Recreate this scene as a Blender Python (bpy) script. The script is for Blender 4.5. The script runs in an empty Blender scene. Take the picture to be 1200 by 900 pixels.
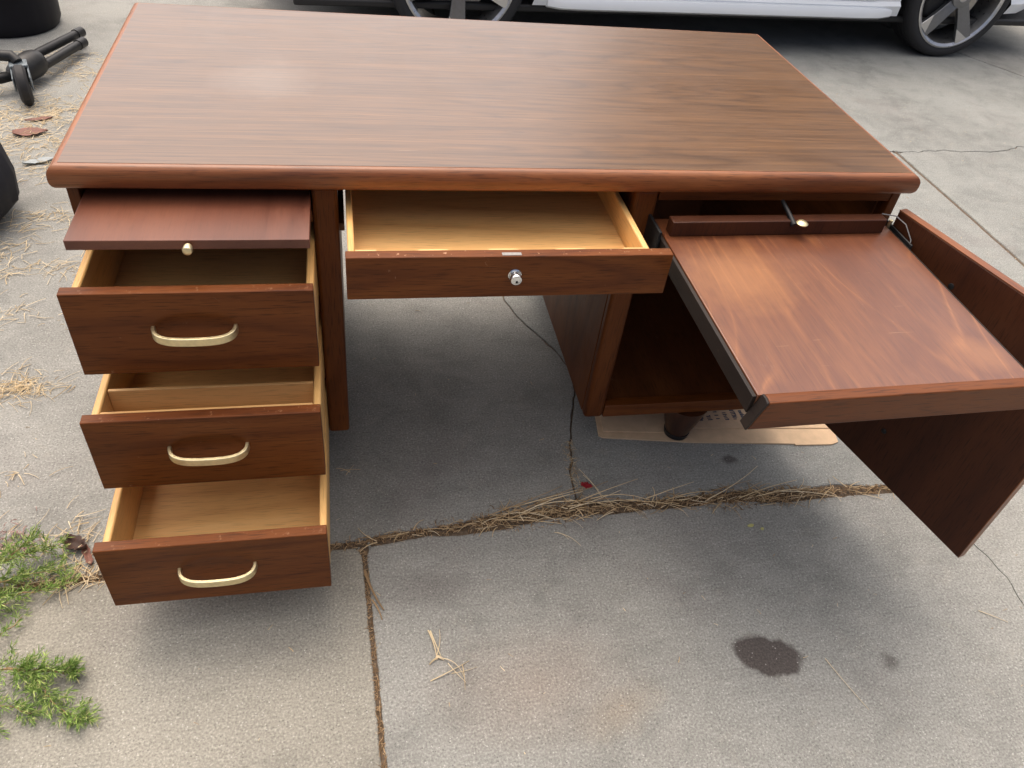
import bpy, bmesh, math, random
from mathutils import Vector, Matrix, noise as mnoise
from mathutils.geometry import delaunay_2d_cdt

random.seed(7)
RAD = math.radians
scene = bpy.context.scene
COL = scene.collection

# ------------------------------------------------------------------ camera
cam_d = bpy.data.cameras.new('camera')
cam = bpy.data.objects.new('camera', cam_d)
COL.objects.link(cam)
cr, cu, cf = (Vector((0.9793, -0.1751, 0.1041)), Vector((0.0431, 0.6768, 0.7350)), Vector((0.1990, 0.7150, -0.6701)))
cf.normalize(); cr = (cr - cf * cr.dot(cf)).normalized(); cu = cr.cross(cf)
M = Matrix((cr, cu, -cf)).transposed().to_4x4()
M.translation = Vector((0.446, -1.187, 1.371))
cam.matrix_world = M
cam_d.sensor_width = 36.0
cam_d.lens = 27.37
cam_d.clip_start = 0.02
cam_d.clip_end = 3000.0
scene.camera = cam

# ------------------------------------------------------------------ sky and sun
SUN_EL, SUN_AZ = 70.0, -16.0          # azimuth measured from +Y towards +X
world = bpy.data.worlds.new('World')
scene.world = world
world.use_nodes = True
wn = world.node_tree
wn.nodes.clear()
wo = wn.nodes.new('ShaderNodeOutputWorld')
bg = wn.nodes.new('ShaderNodeBackground')
sky = wn.nodes.new('ShaderNodeTexSky')
sky.sky_type = 'NISHITA'
sky.sun_disc = False
sky.sun_elevation = RAD(SUN_EL)
sky.sun_rotation = RAD(SUN_AZ)
sky.air_density = 0.5
sky.dust_density = 8.0
sky.ozone_density = 0.0
bg.inputs['Strength'].default_value = 0.13
wn.links.new(sky.outputs[0], bg.inputs[0])
wn.links.new(bg.outputs[0], wo.inputs[0])

sun_d = bpy.data.lights.new('sun', 'SUN')
sun_d.energy = 1.35
sun_d.angle = RAD(130)          # thick overcast: the sun's light comes from most of the sky
sun_d.color = (1.0, 0.955, 0.90)
sun = bpy.data.objects.new('sun', sun_d)
COL.objects.link(sun)
az, el = RAD(SUN_AZ), RAD(SUN_EL)
sdir = Vector((math.sin(az) * math.cos(el), math.cos(az) * math.cos(el), math.sin(el)))
sun.rotation_euler = sdir.to_track_quat('Z', 'Y').to_euler()
sun.location = sdir * 20

scene.view_settings.view_transform = 'Standard'
scene.view_settings.look = 'None'
scene.view_settings.exposure = 0.86
scene.view_settings.gamma = 1.0
scene.view_settings.use_curve_mapping = False
WBT, WBI = 6650, 8
scene.view_settings.use_white_balance = True
scene.view_settings.white_balance_temperature = WBT
scene.view_settings.white_balance_tint = WBI

# ------------------------------------------------------------------ helpers
def mesh_obj(name, bm, mat, parent=None, bevel=0.0, smooth=False, seg=2):
    bmesh.ops.recalc_face_normals(bm, faces=bm.faces[:])
    me = bpy.data.meshes.new(name)
    bm.to_mesh(me); bm.free()
    return link(name, me, mat, parent, bevel, smooth, seg)

def link(name, me, mat, parent=None, bevel=0.0, smooth=False, seg=2):
    o = bpy.data.objects.new(name, me)
    COL.objects.link(o)
    if mat is not None:
        me.materials.append(mat)
    if bevel > 0:
        m = o.modifiers.new('bevel', 'BEVEL')
        m.width = bevel; m.segments = seg; m.limit_method = 'ANGLE'; m.angle_limit = RAD(40)
        smooth = True
    if smooth:
        for p in me.polygons: p.use_smooth = True
        try: me.set_sharp_from_angle(angle=RAD(42))
        except Exception: pass
    if parent is not None: attach(o, parent)
    return o

def world_of(o):
    m = Matrix.LocRotScale(o.location, o.rotation_euler, o.scale)
    if o.parent: m = world_of(o.parent) @ o.matrix_parent_inverse @ m
    return m

def attach(o, parent):
    """keep the world position that the mesh was built at"""
    o.parent = parent
    o.matrix_parent_inverse = world_of(parent).inverted()

def empty(name, loc=(0, 0, 0), rz=0.0):
    o = bpy.data.objects.new(name, None)
    o.empty_display_size = 0.1
    COL.objects.link(o)
    o.location = loc; o.rotation_euler = (0, 0, rz)
    return o

def tag(o, label=None, cat=None, group=None, kind=None):
    if label: o['label'] = label
    if cat: o['category'] = cat
    if group: o['group'] = group
    if kind: o['kind'] = kind
    return o

def box(bm, x0, x1, y0, y1, z0, z1):
    v = [bm.verts.new(c) for c in ((x0,y0,z0),(x1,y0,z0),(x1,y1,z0),(x0,y1,z0),(x0,y0,z1),(x1,y0,z1),(x1,y1,z1),(x0,y1,z1))]
    for f in ((0,3,2,1),(4,5,6,7),(0,1,5,4),(1,2,6,5),(2,3,7,6),(3,0,4,7)):
        bm.faces.new([v[i] for i in f])
    return v

def bbox(name, x0, x1, y0, y1, z0, z1, mat, parent=None, bevel=0.0015, seg=2):
    bm = bmesh.new(); box(bm, x0, x1, y0, y1, z0, z1)
    return mesh_obj(name, bm, mat, parent, bevel, seg=seg)

def tube(bm, pts, radii, n=10, cap=True):
    """swept circle along pts"""
    pts = [Vector(p) for p in pts]
    if not hasattr(radii, '__len__'): radii = [radii] * len(pts)
    rings = []
    up = Vector((0, 0, 1))
    for i, p in enumerate(pts):
        d = (pts[min(i+1, len(pts)-1)] - pts[max(i-1, 0)]).normalized()
        if abs(d.dot(up)) > 0.98: up = Vector((1, 0, 0))
        a = d.cross(up).normalized(); b = a.cross(d).normalized()
        up = b
        rings.append([bm.verts.new(p + (a*math.cos(t) + b*math.sin(t)) * radii[i]) for t in [2*math.pi*k/n for k in range(n)]])
    for r0, r1 in zip(rings, rings[1:]):
        for k in range(n):
            bm.faces.new((r0[k], r0[(k+1) % n], r1[(k+1) % n], r1[k]))
    if cap:
        bm.faces.new(rings[0][::-1]); bm.faces.new(rings[-1])

def lathe(bm, prof, n=32, origin=(0,0,0), axis='Z', closed_prof=False):
    """prof: list of (radius, height)"""
    o = Vector(origin)
    rings = []
    for r, h in prof:
        ring = []
        for k in range(n):
            t = 2*math.pi*k/n
            c, s = r*math.cos(t), r*math.sin(t)
            v = {'Z': (c, s, h), 'Y': (c, h, s), 'X': (h, c, s)}[axis]
            ring.append(bm.verts.new(o + Vector(v)))
        rings.append(ring)
    prs = list(zip(rings, rings[1:]))
    if closed_prof: prs.append((rings[-1], rings[0]))
    for r0, r1 in prs:
        for k in range(n):
            bm.faces.new((r0[k], r0[(k+1) % n], r1[(k+1) % n], r1[k]))
    if not closed_prof:
        bm.faces.new(rings[0][::-1]); bm.faces.new(rings[-1])

def copy_tree(o, parent=None):
    c = o.copy()
    COL.objects.link(c)
    if parent is not None:
        c.parent = parent
        c.matrix_parent_inverse = o.matrix_parent_inverse.copy()
    for ch in [x for x in bpy.data.objects if x.parent == o]:
        copy_tree(ch, c)
    return c

# ------------------------------------------------------------------ materials
class NT:
    def __init__(self, name):
        self.m = bpy.data.materials.new(name)
        self.m.use_nodes = True
        self.t = self.m.node_tree
        self.b = self.t.nodes['Principled BSDF']
    def n(self, typ, **kw):
        nd = self.t.nodes.new(typ)
        for k, v in kw.items():
            if k in nd.inputs.keys(): nd.inputs[k].default_value = v
            else: setattr(nd, k, v)
        return nd
    def l(self, a, b): self.t.links.new(a, b)
    def noise(self, vec, scale, detail=3, rough=0.55, dist=0.0):
        nd = self.n('ShaderNodeTexNoise', Scale=scale, Detail=detail, Roughness=rough, Distortion=dist)
        self.l(vec, nd.inputs['Vector'])
        return nd.outputs['Fac']
    def math(self, op, a, b=None, clamp=False):
        nd = self.n('ShaderNodeMath', operation=op, use_clamp=clamp)
        for i, x in enumerate((a, b)):
            if x is None: continue
            if isinstance(x, (int, float)): nd.inputs[i].default_value = x
            else: self.l(x, nd.inputs[i])
        return nd.outputs[0]
    def ramp(self, fac, stops, interp='LINEAR'):
        nd = self.n('ShaderNodeValToRGB')
        cr_ = nd.color_ramp; cr_.interpolation = interp
        while len(cr_.elements) < len(stops): cr_.elements.new(0.5)
        for e, (p, c) in zip(cr_.elements, stops):
            e.position = p
            e.color = (*c, 1) if hasattr(c, '__len__') else (c, c, c, 1)
        self.l(fac, nd.inputs[0])
        return nd.outputs[0]
    def mix(self, fac, a, b, blend='MIX'):
        nd = self.n('ShaderNodeMix', data_type='RGBA', blend_type=blend)
        for s, x in ((nd.inputs[0], fac), (nd.inputs[6], a), (nd.inputs[7], b)):
            if isinstance(x, (int, float)): s.default_value = x
            elif isinstance(x, tuple): s.default_value = (*x, 1)
            else: self.l(x, s)
        return nd.outputs[2]
    def mapping(self, vec, scale=(1,1,1), loc=(0,0,0), rot=(0,0,0)):
        nd = self.n('ShaderNodeMapping')
        nd.inputs['Scale'].default_value = scale; nd.inputs['Location'].default_value = loc; nd.inputs['Rotation'].default_value = rot
        self.l(vec, nd.inputs['Vector'])
        return nd.outputs[0]
    def bump(self, h, strength=0.2, dist=0.001):
        nd = self.n('ShaderNodeBump', Strength=strength, Distance=dist)
        self.l(h, nd.inputs['Height'])
        self.l(nd.outputs[0], self.b.inputs['Normal'])

def plain(name, col, rough=0.5, metal=0.0, var=0.15, scale=60, bump=0.0):
    k = NT(name)
    tc = k.n('ShaderNodeTexCoord').outputs['Object']
    f = k.noise(tc, scale, 4, 0.6)
    c = k.ramp(f, [(0.3, tuple(x*(1-var) for x in col)), (0.7, tuple(min(1, x*(1+var)) for x in col))])
    k.l(c, k.b.inputs['Base Color'])
    k.l(k.ramp(f, [(0.3, max(0, rough-0.06)), (0.7, min(1, rough+0.08))]), k.b.inputs['Roughness'])
    k.b.inputs['Metallic'].default_value = metal
    if bump: k.bump(f, bump, 0.002)
    return k.m

def wood(name, stops, axis='X', bands=14.0, dist=7.0, along=0.10, rough=0.36, fibre=0.35, ring=0.45, big=0.35,
         pores=0.5, bump=0.08, spec=0.5, thin=False, coat=0.0, longf=1.0, wear=0.0, wear_col=(0.5, 0.3, 0.18), extra=None):
    k = NT(name)
    tc = k.n('ShaderNodeTexCoord').outputs['Object']
    rnd = k.n('ShaderNodeObjectInfo').outputs['Random']
    off = k.n('ShaderNodeVectorMath', operation='SCALE'); off.inputs[0].default_value = (3.7, 9.1, 5.3)
    k.l(k.math('MULTIPLY', rnd, 3.0), off.inputs['Scale'])
    ad = k.n('ShaderNodeVectorMath', operation='ADD'); k.l(tc, ad.inputs[0]); k.l(off.outputs[0], ad.inputs[1])
    vec = ad.outputs[0]
    ix = 'XYZ'.index(axis)
    def sc(a, c): s = [c, c, c]; s[ix] = a; return tuple(s)
    fld = k.n('ShaderNodeTexNoise', Scale=bands, Detail=1.5, Roughness=0.4, Distortion=0.25)
    k.l(k.mapping(vec, sc(along, 1.0)), fld.inputs['Vector'])
    # growth rings: contour lines of a stretched field, sharper on their late-wood side
    fr = k.math('FRACT', k.math('MULTIPLY', fld.outputs['Fac'], dist))
    rings = k.ramp(fr, [(0.0, 0.30), (0.45, 0.22), (0.62, 0.36), (0.74, 1.0), (0.82, 0.40), (1.0, 0.30)]) if thin else k.ramp(fr, [(0.0, 0.42), (0.55, 0.62), (0.82, 0.28), (0.90, 0.08), (1.0, 0.42)])
    if thin:
        msk = k.ramp(k.noise(k.mapping(vec, sc(0.5, 1.0)), 7.0, 3, 0.6), [(0.42, 0.0), (0.62, 1.0)])
        rings = k.math('ADD', k.math('MULTIPLY', k.math('SUBTRACT', rings, 0.3), msk), 0.3)
    bign = k.noise(k.mapping(vec, sc(along*2.5, 1.0)), 9.0, 4, 0.6, 0.6)
    fib = k.noise(k.mapping(vec, sc(0.035*longf, 1.0)), 330.0, 3, 0.65)
    fib2 = k.noise(k.mapping(vec, sc(0.02*longf, 1.0)), 90.0, 4, 0.6)
    fac = k.math('ADD', k.math('MULTIPLY', rings, ring), k.math('MULTIPLY', bign, big))
    fac = k.math('ADD', fac, k.math('MULTIPLY', k.math('ADD', fib, fib2), fibre*0.5))
    tot = (ring*0.5 + big*0.5 + fibre*0.5)
    fac = k.math('ADD', k.math('MULTIPLY', k.math('SUBTRACT', fac, tot), 1.25), 0.5)
    c = k.ramp(fac, stops)
    po = k.ramp(k.noise(k.mapping(vec, sc(0.05*longf, 1.0)), 520.0, 2, 0.5), [(0.30, 1.0 - pores), (0.46, 1.0)])
    c = k.mix(1.0, c, po, 'MULTIPLY')
    if wear > 0:
        w = k.ramp(k.noise(tc, 38.0, 8, 0.72, 0.4), [(0.66, 0.0), (0.72, 1.0)])
        c = k.mix(k.math('MULTIPLY', w, wear), c, wear_col)
    if extra: c = extra(k, tc, c)
    k.l(c, k.b.inputs['Base Color'])
    smudge = k.noise(tc, 7.0, 5, 0.65, 0.5)
    r = k.math('ADD', k.math('MULTIPLY', k.math('SUBTRACT', smudge, 0.5), 0.22), rough)
    r = k.math('ADD', r, k.math('MULTIPLY', k.math('SUBTRACT', fib, 0.5), 0.15), True)
    k.l(r, k.b.inputs['Roughness'])
    k.b.inputs['Specular IOR Level'].default_value = spec
    k.b.inputs['Coat Weight'].default_value = coat
    k.b.inputs['Coat Roughness'].default_value = 0.30
    k.bump(fib, bump, 0.0006)
    return k.m

WALNUT = [(0.05, (0.056, 0.0132, 0.0032)), (0.45, (0.124, 0.0345, 0.0072)), (0.72, (0.178, 0.055, 0.0112)), (1.0, (0.26, 0.094, 0.021))]
def edge_chips(z0, z1, amt):
    def fn(k, tc, c):
        sp = k.n('ShaderNodeSeparateXYZ'); k.l(tc, sp.inputs[0])
        d_ = k.math('MINIMUM', k.math('SUBTRACT', sp.outputs[2], z0), k.math('SUBTRACT', z1, sp.outputs[2]))
        d_ = k.math('ADD', k.math('MULTIPLY', d_, 160.0), k.math('MULTIPLY', k.noise(tc, 90.0, 5, 0.75), 1.5))
        return k.mix(k.ramp(d_, [(0.52, amt), (0.58, 0.0)]), c, (0.46, 0.27, 0.16))
    return fn
M_FRONT = wood('walnut_front', WALNUT, 'X', 4.5, 9, along=0.16, wear=0.25, rough=0.45, spec=0.2, extra=edge_chips(0.0, 0.159, 0.25))
M_SIDE = wood('walnut_case', [(p, tuple(x*0.9 for x in c)) for p, c in WALNUT], 'Z', 5, 8, along=0.12, rough=0.45, spec=0.2)
M_RAIL = wood('walnut_rail', WALNUT, 'X', 6, 7, rough=0.42, spec=0.28)
M_EDGE = wood('moulding_wood', [(0.1, (0.10, 0.027, 0.008)), (0.5, (0.21, 0.068, 0.020)), (0.9, (0.35, 0.130, 0.040))], 'X', 8, 6, rough=0.36, fibre=0.6, big=0.6, wear=0.6, wear_col=(0.07, 0.02, 0.01))
M_EDGE_Y = wood('moulding_wood_side', [(0.1, (0.14, 0.042, 0.014)), (0.5, (0.27, 0.092, 0.03)), (0.9, (0.38, 0.15, 0.05))], 'Y', 8, 6, rough=0.34, fibre=0.6)
def scratches(k, tc, c, col, amt, n=3, seed=0.0):
    for i in range(n):
        mp = k.mapping(tc, (9.0, 260.0, 9.0), (seed + i*3.1, i*1.7, 0), (0, 0, RAD(25 + 57*i + seed*20)))
        f = k.ramp(k.noise(mp, 1.0, 2, 0.5), [(0.735, 0.0), (0.75, 1.0)])
        g = k.ramp(k.noise(tc, 6.0 + i, 2, 0.5), [(0.50, 0.0), (0.62, amt)])
        c = k.mix(k.math('MULTIPLY', f, g), c, col)
    return c
def soft_spot(k, tc, c, x, y, r_, col, amt):
    mp = k.mapping(tc, (0.5/r_, 0.5/r_, 0), (-x*0.5/r_, -y*0.5/r_, 0))
    ln = k.n('ShaderNodeVectorMath', operation='LENGTH'); k.l(mp, ln.inputs[0])
    nz = k.math('ADD', ln.outputs['Value'], k.math('MULTIPLY', k.math('SUBTRACT', k.noise(tc, 30.0, 4, 0.6), 0.5), 0.35))
    return k.mix(k.ramp(nz, [(0.15, amt), (0.5, 0.0)]), c, col)
def top_extra(k, tc, c):
    off = k.n('ShaderNodeTexCoord').outputs['Object']
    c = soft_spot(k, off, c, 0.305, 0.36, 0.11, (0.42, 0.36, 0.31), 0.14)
    return scratches(k, off, c, (0.40, 0.28, 0.19), 0.35, 2, 1.3)
M_TOP = wood('desktop_laminate', [(0.06, (0.054, 0.024, 0.011)), (0.40, (0.098, 0.047, 0.020)), (0.64, (0.148, 0.072, 0.029)), (0.96, (0.22, 0.110, 0.044))], 'X', 6.5, 34, along=0.07,
             rough=0.36, fibre=1.2, ring=0.34, big=0.14, pores=0.5, bump=0.10, extra=top_extra, coat=0.50, longf=0.4)
M_MAPLE = wood('drawer_maple', [(0.1, (0.54, 0.28, 0.095)), (0.5, (0.72, 0.42, 0.16)), (0.9, (0.84, 0.55, 0.25))], 'X', 4, 7, rough=0.5, pores=0.25, fibre=0.4)
M_MAPLE_Y = wood('drawer_maple_side', [(0.1, (0.58, 0.30, 0.09)), (0.5, (0.72, 0.42, 0.15)), (0.9, (0.82, 0.54, 0.23))], 'Y', 4, 6, rough=0.5, pores=0.25, fibre=0.4)
M_DARK = wood('stained_dark_panel', [(0.1, (0.034, 0.0095, 0.004)), (0.5, (0.058, 0.017, 0.0065)), (0.9, (0.085, 0.028, 0.010))], 'Z', 4, 6, rough=0.46, fibre=0.3, spec=0.3)
M_INNER = wood('cabinet_lining', [(0.1, (0.085, 0.027, 0.010)), (0.5, (0.17, 0.058, 0.019)), (0.9, (0.26, 0.095, 0.030))], 'Y', 4, 6, rough=0.38, fibre=0.3, wear=0.5, wear_col=(0.4, 0.3, 0.22))

def shelf_extra(k, tc, c):
    # scuffed, whitish rubbed marks on the platform
    s = k.noise(k.mapping(tc, (1.0, 0.25, 1.0)), 70.0, 8, 0.75, 1.5)
    sel = k.ramp(k.noise(tc, 5.0, 3, 0.6), [(0.5, 0.0), (0.72, 1.0)])
    f = k.math('MULTIPLY', k.ramp(s, [(0.6, 0.0), (0.75, 0.55)]), sel)
    c = k.mix(f, c, (0.42, 0.30, 0.24))
    c = soft_spot(k, tc, c, 0.10, -0.15, 0.12, (0.38, 0.165, 0.055), 0.42)   # soft patch, warmer and lighter than the board
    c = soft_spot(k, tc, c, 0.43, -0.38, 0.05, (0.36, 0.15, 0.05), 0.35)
    return scratches(k, tc, c, (0.45, 0.26, 0.13), 0.55, 3, 0.4)
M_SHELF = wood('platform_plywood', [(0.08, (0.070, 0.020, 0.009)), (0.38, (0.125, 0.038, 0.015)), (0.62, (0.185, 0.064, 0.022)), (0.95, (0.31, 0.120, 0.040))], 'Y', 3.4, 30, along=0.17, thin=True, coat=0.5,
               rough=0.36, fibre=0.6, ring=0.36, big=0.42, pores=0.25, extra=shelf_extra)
M_SLIDE = wood('writing_slide_wood', [(0.1, (0.085, 0.026, 0.015)), (0.5, (0.135, 0.045, 0.025)), (0.9, (0.20, 0.072, 0.036))], 'Y', 4, 7, rough=0.40, fibre=0.4, pores=0.15)
M_LEG = wood('leg_wood', [(0.1, (0.03, 0.009, 0.004)), (0.9, (0.10, 0.034, 0.012))], 'Z', 6, 5)
M_BRASS = plain('satin_brass', (0.74, 0.64, 0.40), 0.42, 1.0, 0.12, 90)
M_CHROME = plain('worn_chrome', (0.75, 0.76, 0.77), 0.22, 1.0, 0.10, 120)
M_STEEL = plain('dull_steel', (0.28, 0.27, 0.26), 0.5, 0.6, 0.2, 200)
M_BLACKMET = plain('black_metal', (0.016, 0.016, 0.017), 0.45, 0.3, 0.3, 80)
M_RAILBLACK = wood('worn_black_edge', [(0.1, (0.010, 0.007, 0.006)), (0.6, (0.020, 0.013, 0.010)), (0.95, (0.05, 0.03, 0.02))], 'Y', 6, 6, rough=0.5, wear=0.6, wear_col=(0.22, 0.14, 0.09), spec=0.3)
M_HOLE = plain('dark_hollow', (0.01, 0.008, 0.007), 0.8)

# concrete
def concrete(name, base, tint, stain=False):
    k = NT(name)
    tc = k.n('ShaderNodeTexCoord').outputs['Object']
    big = k.noise(tc, 1.3, 6, 0.62, 0.4)
    mid = k.noise(tc, 7.5, 7, 0.68, 0.5)
    grain = k.noise(tc, 230.0, 3, 0.7)
    trowel = k.noise(k.mapping(tc, (1.0, 7.0, 1.0), (0, 0, 0), (0, 0, RAD(24))), 9.0, 5, 0.7, 0.6)
    c = k.ramp(big, [(0.28, tuple(x*0.70 for x in base)), (0.5, base), (0.72, tuple(min(1, x*1.22) for x in base))])
    c = k.mix(k.ramp(mid, [(0.40, 0.0), (0.70, 0.75)]), c, tint)
    c = k.mix(k.ramp(mid, [(0.28, 0.32), (0.46, 0.0)]), c, tuple(x*0.58 for x in base))
    c = k.mix(k.ramp(k.noise(tc, 18.0, 6, 0.7, 0.8), [(0.56, 0.0), (0.74, 0.5)]), c, (0.30, 0.285, 0.25))
    c = k.mix(1.0, c, k.ramp(trowel, [(0.30, 0.93), (0.5, 1.0), (0.72, 1.06)]), 'MULTIPLY')
    c = k.mix(k.math('MULTIPLY', k.ramp(k.noise(tc, 2.6, 5, 0.65, 0.8), [(0.55, 0.0), (0.75, 1.0)]), 0.40), c, (0.175, 0.155, 0.150))
    if stain:
        wob = k.n('ShaderNodeTexNoise', Scale=22.0, Detail=4.0); k.l(tc, wob.inputs['Vector'])
        sub = k.n('ShaderNodeVectorMath', operation='MULTIPLY_ADD')
        k.l(wob.outputs['Color'], sub.inputs[0]); sub.inputs[1].default_value = (0.045, 0.045, 0.0)
        k.l(tc, sub.inputs[2])
        def blob(x, y, rx, ry, rot, col, amt, soft=0.12):
            nonlocal c
            mp = k.mapping(sub.outputs[0], (1, 1, 0), (-x-0.0225, -y-0.0225, 0))
            mp = k.mapping(k.mapping(mp, (1, 1, 1), (0, 0, 0), (0, 0, -rot)), (1/rx, 1/ry, 0))
            ln = k.n('ShaderNodeVectorMath', operation='LENGTH'); k.l(mp, ln.inputs[0])
            f = k.ramp(ln.outputs['Value'], [(max(0.0, 1.0-soft) / 2, amt), (min(1, (1.0+soft) / 2), 0.0)])
            # ramp input is halved so the falloff may pass 1
            nd = f.node; half = k.math('MULTIPLY', ln.outputs['Value'], 0.5)
            k.l(half, nd.inputs[0])
            c = k.mix(f, c, col)
        blob(1.223, -0.540, 0.068, 0.040, RAD(-18), (0.062, 0.050, 0.046), 0.9)
        blob(1.470, -0.585, 0.016, 0.016, 0, (0.09, 0.08, 0.075), 0.7, 0.5)
        blob(1.345, -0.029, 0.022, 0.018, 0, (0.07, 0.058, 0.055), 0.75, 0.3)
        blob(0.90, -0.610, 0.060, 0.026, RAD(25), (0.27, 0.20, 0.125), 0.30, 0.9)
        blob(0.75, -0.54, 0.12, 0.07, 0, (0.26, 0.20, 0.16), 0.4, 0.9)
        blob(0.58, -0.31, 0.07, 0.03, 0, (0.13, 0.12, 0.115), 0.6, 0.9)
    g = k.ramp(grain, [(0.22, 0.30), (0.42, 0.82), (0.56, 1.03), (0.80, 1.85)])
    c = k.mix(1.0, c, g, 'MULTIPLY')
    # black and white single grains
    vo = k.n('ShaderNodeTexVoronoi', Scale=230.0); k.l(tc, vo.inputs['Vector'])
    sep = k.n('ShaderNodeSeparateColor'); k.l(vo.outputs['Color'], sep.inputs[0])
    near = k.ramp(vo.outputs['Distance'], [(0.22, 1.0), (0.36, 0.0)])
    c = k.mix(k.math('MULTIPLY', near, k.ramp(sep.outputs[0], [(0.88, 0.0), (0.92, 0.5)])), c, (0.05, 0.048, 0.046))
    c = k.mix(k.math('MULTIPLY', near, k.ramp(sep.outputs[1], [(0.92, 0.0), (0.95, 0.45)])), c, (0.62, 0.61, 0.57))
    k.l(c, k.b.inputs['Base Color'])
    k.b.inputs['Roughness'].default_value = 0.88
    k.b.inputs['Specular IOR Level'].default_value = 0.3
    k.bump(grain, 0.5, 0.0022)
    return k.m

M_CONC = concrete('driveway_concrete', (0.238, 0.238, 0.222), (0.292, 0.290, 0.270), True)
M_CONC_COOL = concrete('driveway_concrete_cool', (0.224, 0.230, 0.218), (0.280, 0.284, 0.266), True)
M_CONC_WARM = concrete('driveway_concrete_warm', (0.246, 0.235, 0.203), (0.295, 0.280, 0.240))
M_SOIL = plain('joint_soil', (0.105, 0.075, 0.050), 0.95, 0, 0.5, 120, 0.6)

# ------------------------------------------------------------------ ground
gm = bmesh.new()
vs = [gm.verts.new(c) for c in ((-400, -400, -0.0045), (400, -400, -0.0045), (400, 400, -0.0045), (-400, 400, -0.0045))]
gm.faces.new(vs)
tag(mesh_obj('ground', gm, M_SOIL), kind='structure')

def lerp_line(pts, t):
    for (a, va), (b, vb) in zip(pts, pts[1:]):
        if a <= t <= b: return va + (vb-va)*(t-a)/(b-a)
    return pts[0][1] if t < pts[0][0] else pts[-1][1]

def wob(x, y, amp, sc=6.0):
    return mnoise.noise((x*sc, y*sc, 1.7))*amp + mnoise.noise((x*sc*5, y*sc*5, 8.1))*amp*0.5

def dense(pts, jit=0.0):
    """subdivide a polyline finely where the camera looks, jittered"""
    out = []
    for a, b in zip(pts, pts[1:]):
        a, b = Vector(a), Vector(b)
        L = (b-a).length
        m = (a+b)/2
        t, steps = 0.0, []
        while t < L:
            p = a + (b-a)*(t/L)
            steps.append(p)
            near = -1.3 < p.x < 4.6 and -1.2 < p.y < 3.3
            t += 0.016 if near else 0.25
        nrm = Vector((-(b-a).y, (b-a).x)).normalized()
        for i, p in enumerate(steps):
            w = wob(p.x, p.y, jit) if i else wob(p.x, p.y, jit)
            out.append(p + nrm*w)
    out.append(Vector(pts[-1]))
    return out

A = dense([(-7, -0.45), (-0.084, -0.223), (0.386, -0.196), (0.45, -0.192)], 0.010)
A2 = dense([(0.45, -0.192), (0.65, -0.172), (0.856, -0.147), (0.936, -0.146)], 0.010)
A3 = dense([(0.936, -0.146), (1.3, -0.145), (1.695, -0.156), (2.83, -0.165)], 0.008)
A4 = dense([(2.83, -0.165), (9, -0.22)], 0.006)
B = dense([(0.45, -0.192), (0.455, -0.3), (0.469, -0.651), (0.58, -3), (0.7, -7)], 0.003)
C = dense([(0.936, -0.146), (0.938, -0.05), (0.962, 0.04), (0.985, 0.15), (1.028, 0.299), (1.005, 0.39), (0.983, 0.446), (0.93, 0.55), (0.894, 0.641), (0.88, 0.9), (0.92, 1.3), (0.95, 1.63)], 0.014)
CT = dense([(0.95, 1.63), (0.95, 8.34)], 0.003)
CT2 = dense([(0.95, 8.34), (0.95, 9)], 0.003)
D1 = dense([(2.83, -0.165), (2.83, 1.66)], 0.004)
E1 = dense([(0.95, 1.63), (2.2, 1.62), (2.83, 1.66)], 0.02)
E2 = dense([(2.83, 1.66), (3.1, 1.69), (3.3, 1.68), (3.56, 1.74), (4.74, 1.75)], 0.025)
E3 = dense([(4.74, 1.75), (9, 1.9)], 0.01)
F = dense([(4.74, 1.75), (4.08, 2.89), (0.95, 8.34)], 0.003)
G = dense([(1.78, -0.156), (1.83, -0.30), (1.849, -0.372), (1.854, -0.428), (1.847, -0.499), (1.80, -0.8), (1.9, -3), (1.8, -7)], 0.010)
def split_at(poly, x):
    i = min(range(len(poly)), key=lambda j: abs(poly[j].x - x))
    return poly[:i+1], poly[i:]
A3a, A3b = split_at(A3, 1.78)
G[0] = A3a[-1].copy()

def ring_of(*segs):
    out = []
    for s, rev in segs:
        s = s[::-1] if rev else s
        for p in s:
            if not out or (p - out[-1]).length > 1e-6: out.append(p.copy())
    if (out[0]-out[-1]).length < 1e-6: out.pop()
    return out

P = lambda *c: [Vector(x) for x in c]
slabs = [
    ('left', ring_of((A, 0), (A2, 0), (C, 0), (CT, 0), (CT2, 0), (P((0.95, 9), (-7, 9)), 0), (P((-7, 9), (-7, -0.45)), 0)), M_CONC),
    ('mid', ring_of((A3, 0), (D1, 0), (E1, 1), (C, 1)), M_CONC_COOL),
    ('right', ring_of((A4, 0), (P((9, -0.22), (9, 1.9)), 0), (E3, 1), (E2, 1), (D1, 1)), M_CONC_COOL),
    ('back', ring_of((E1, 0), (E2, 0), (F, 0), (CT, 1)), M_CONC_COOL),
    ('farright', ring_of((E3, 0), (P((9, 1.9), (9, 9), (0.95, 9)), 0), (CT2, 1), (F, 1)), M_CONC),
    ('frontleft', ring_of((P((-7, -0.45), (-7, -7), (0.7, -7)), 0), (B, 1), (A, 1)), M_CONC_WARM),
    ('front', ring_of((B, 0), (P((0.7, -7), (1.8, -7)), 0), (G, 1), (A3a, 1), (A2, 1)), M_CONC),
    ('frontright', ring_of((G, 0), (P((1.8, -7), (9, -7), (9, -0.22)), 0), (A4, 1), (A3b, 1)), M_CONC),
]
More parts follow.
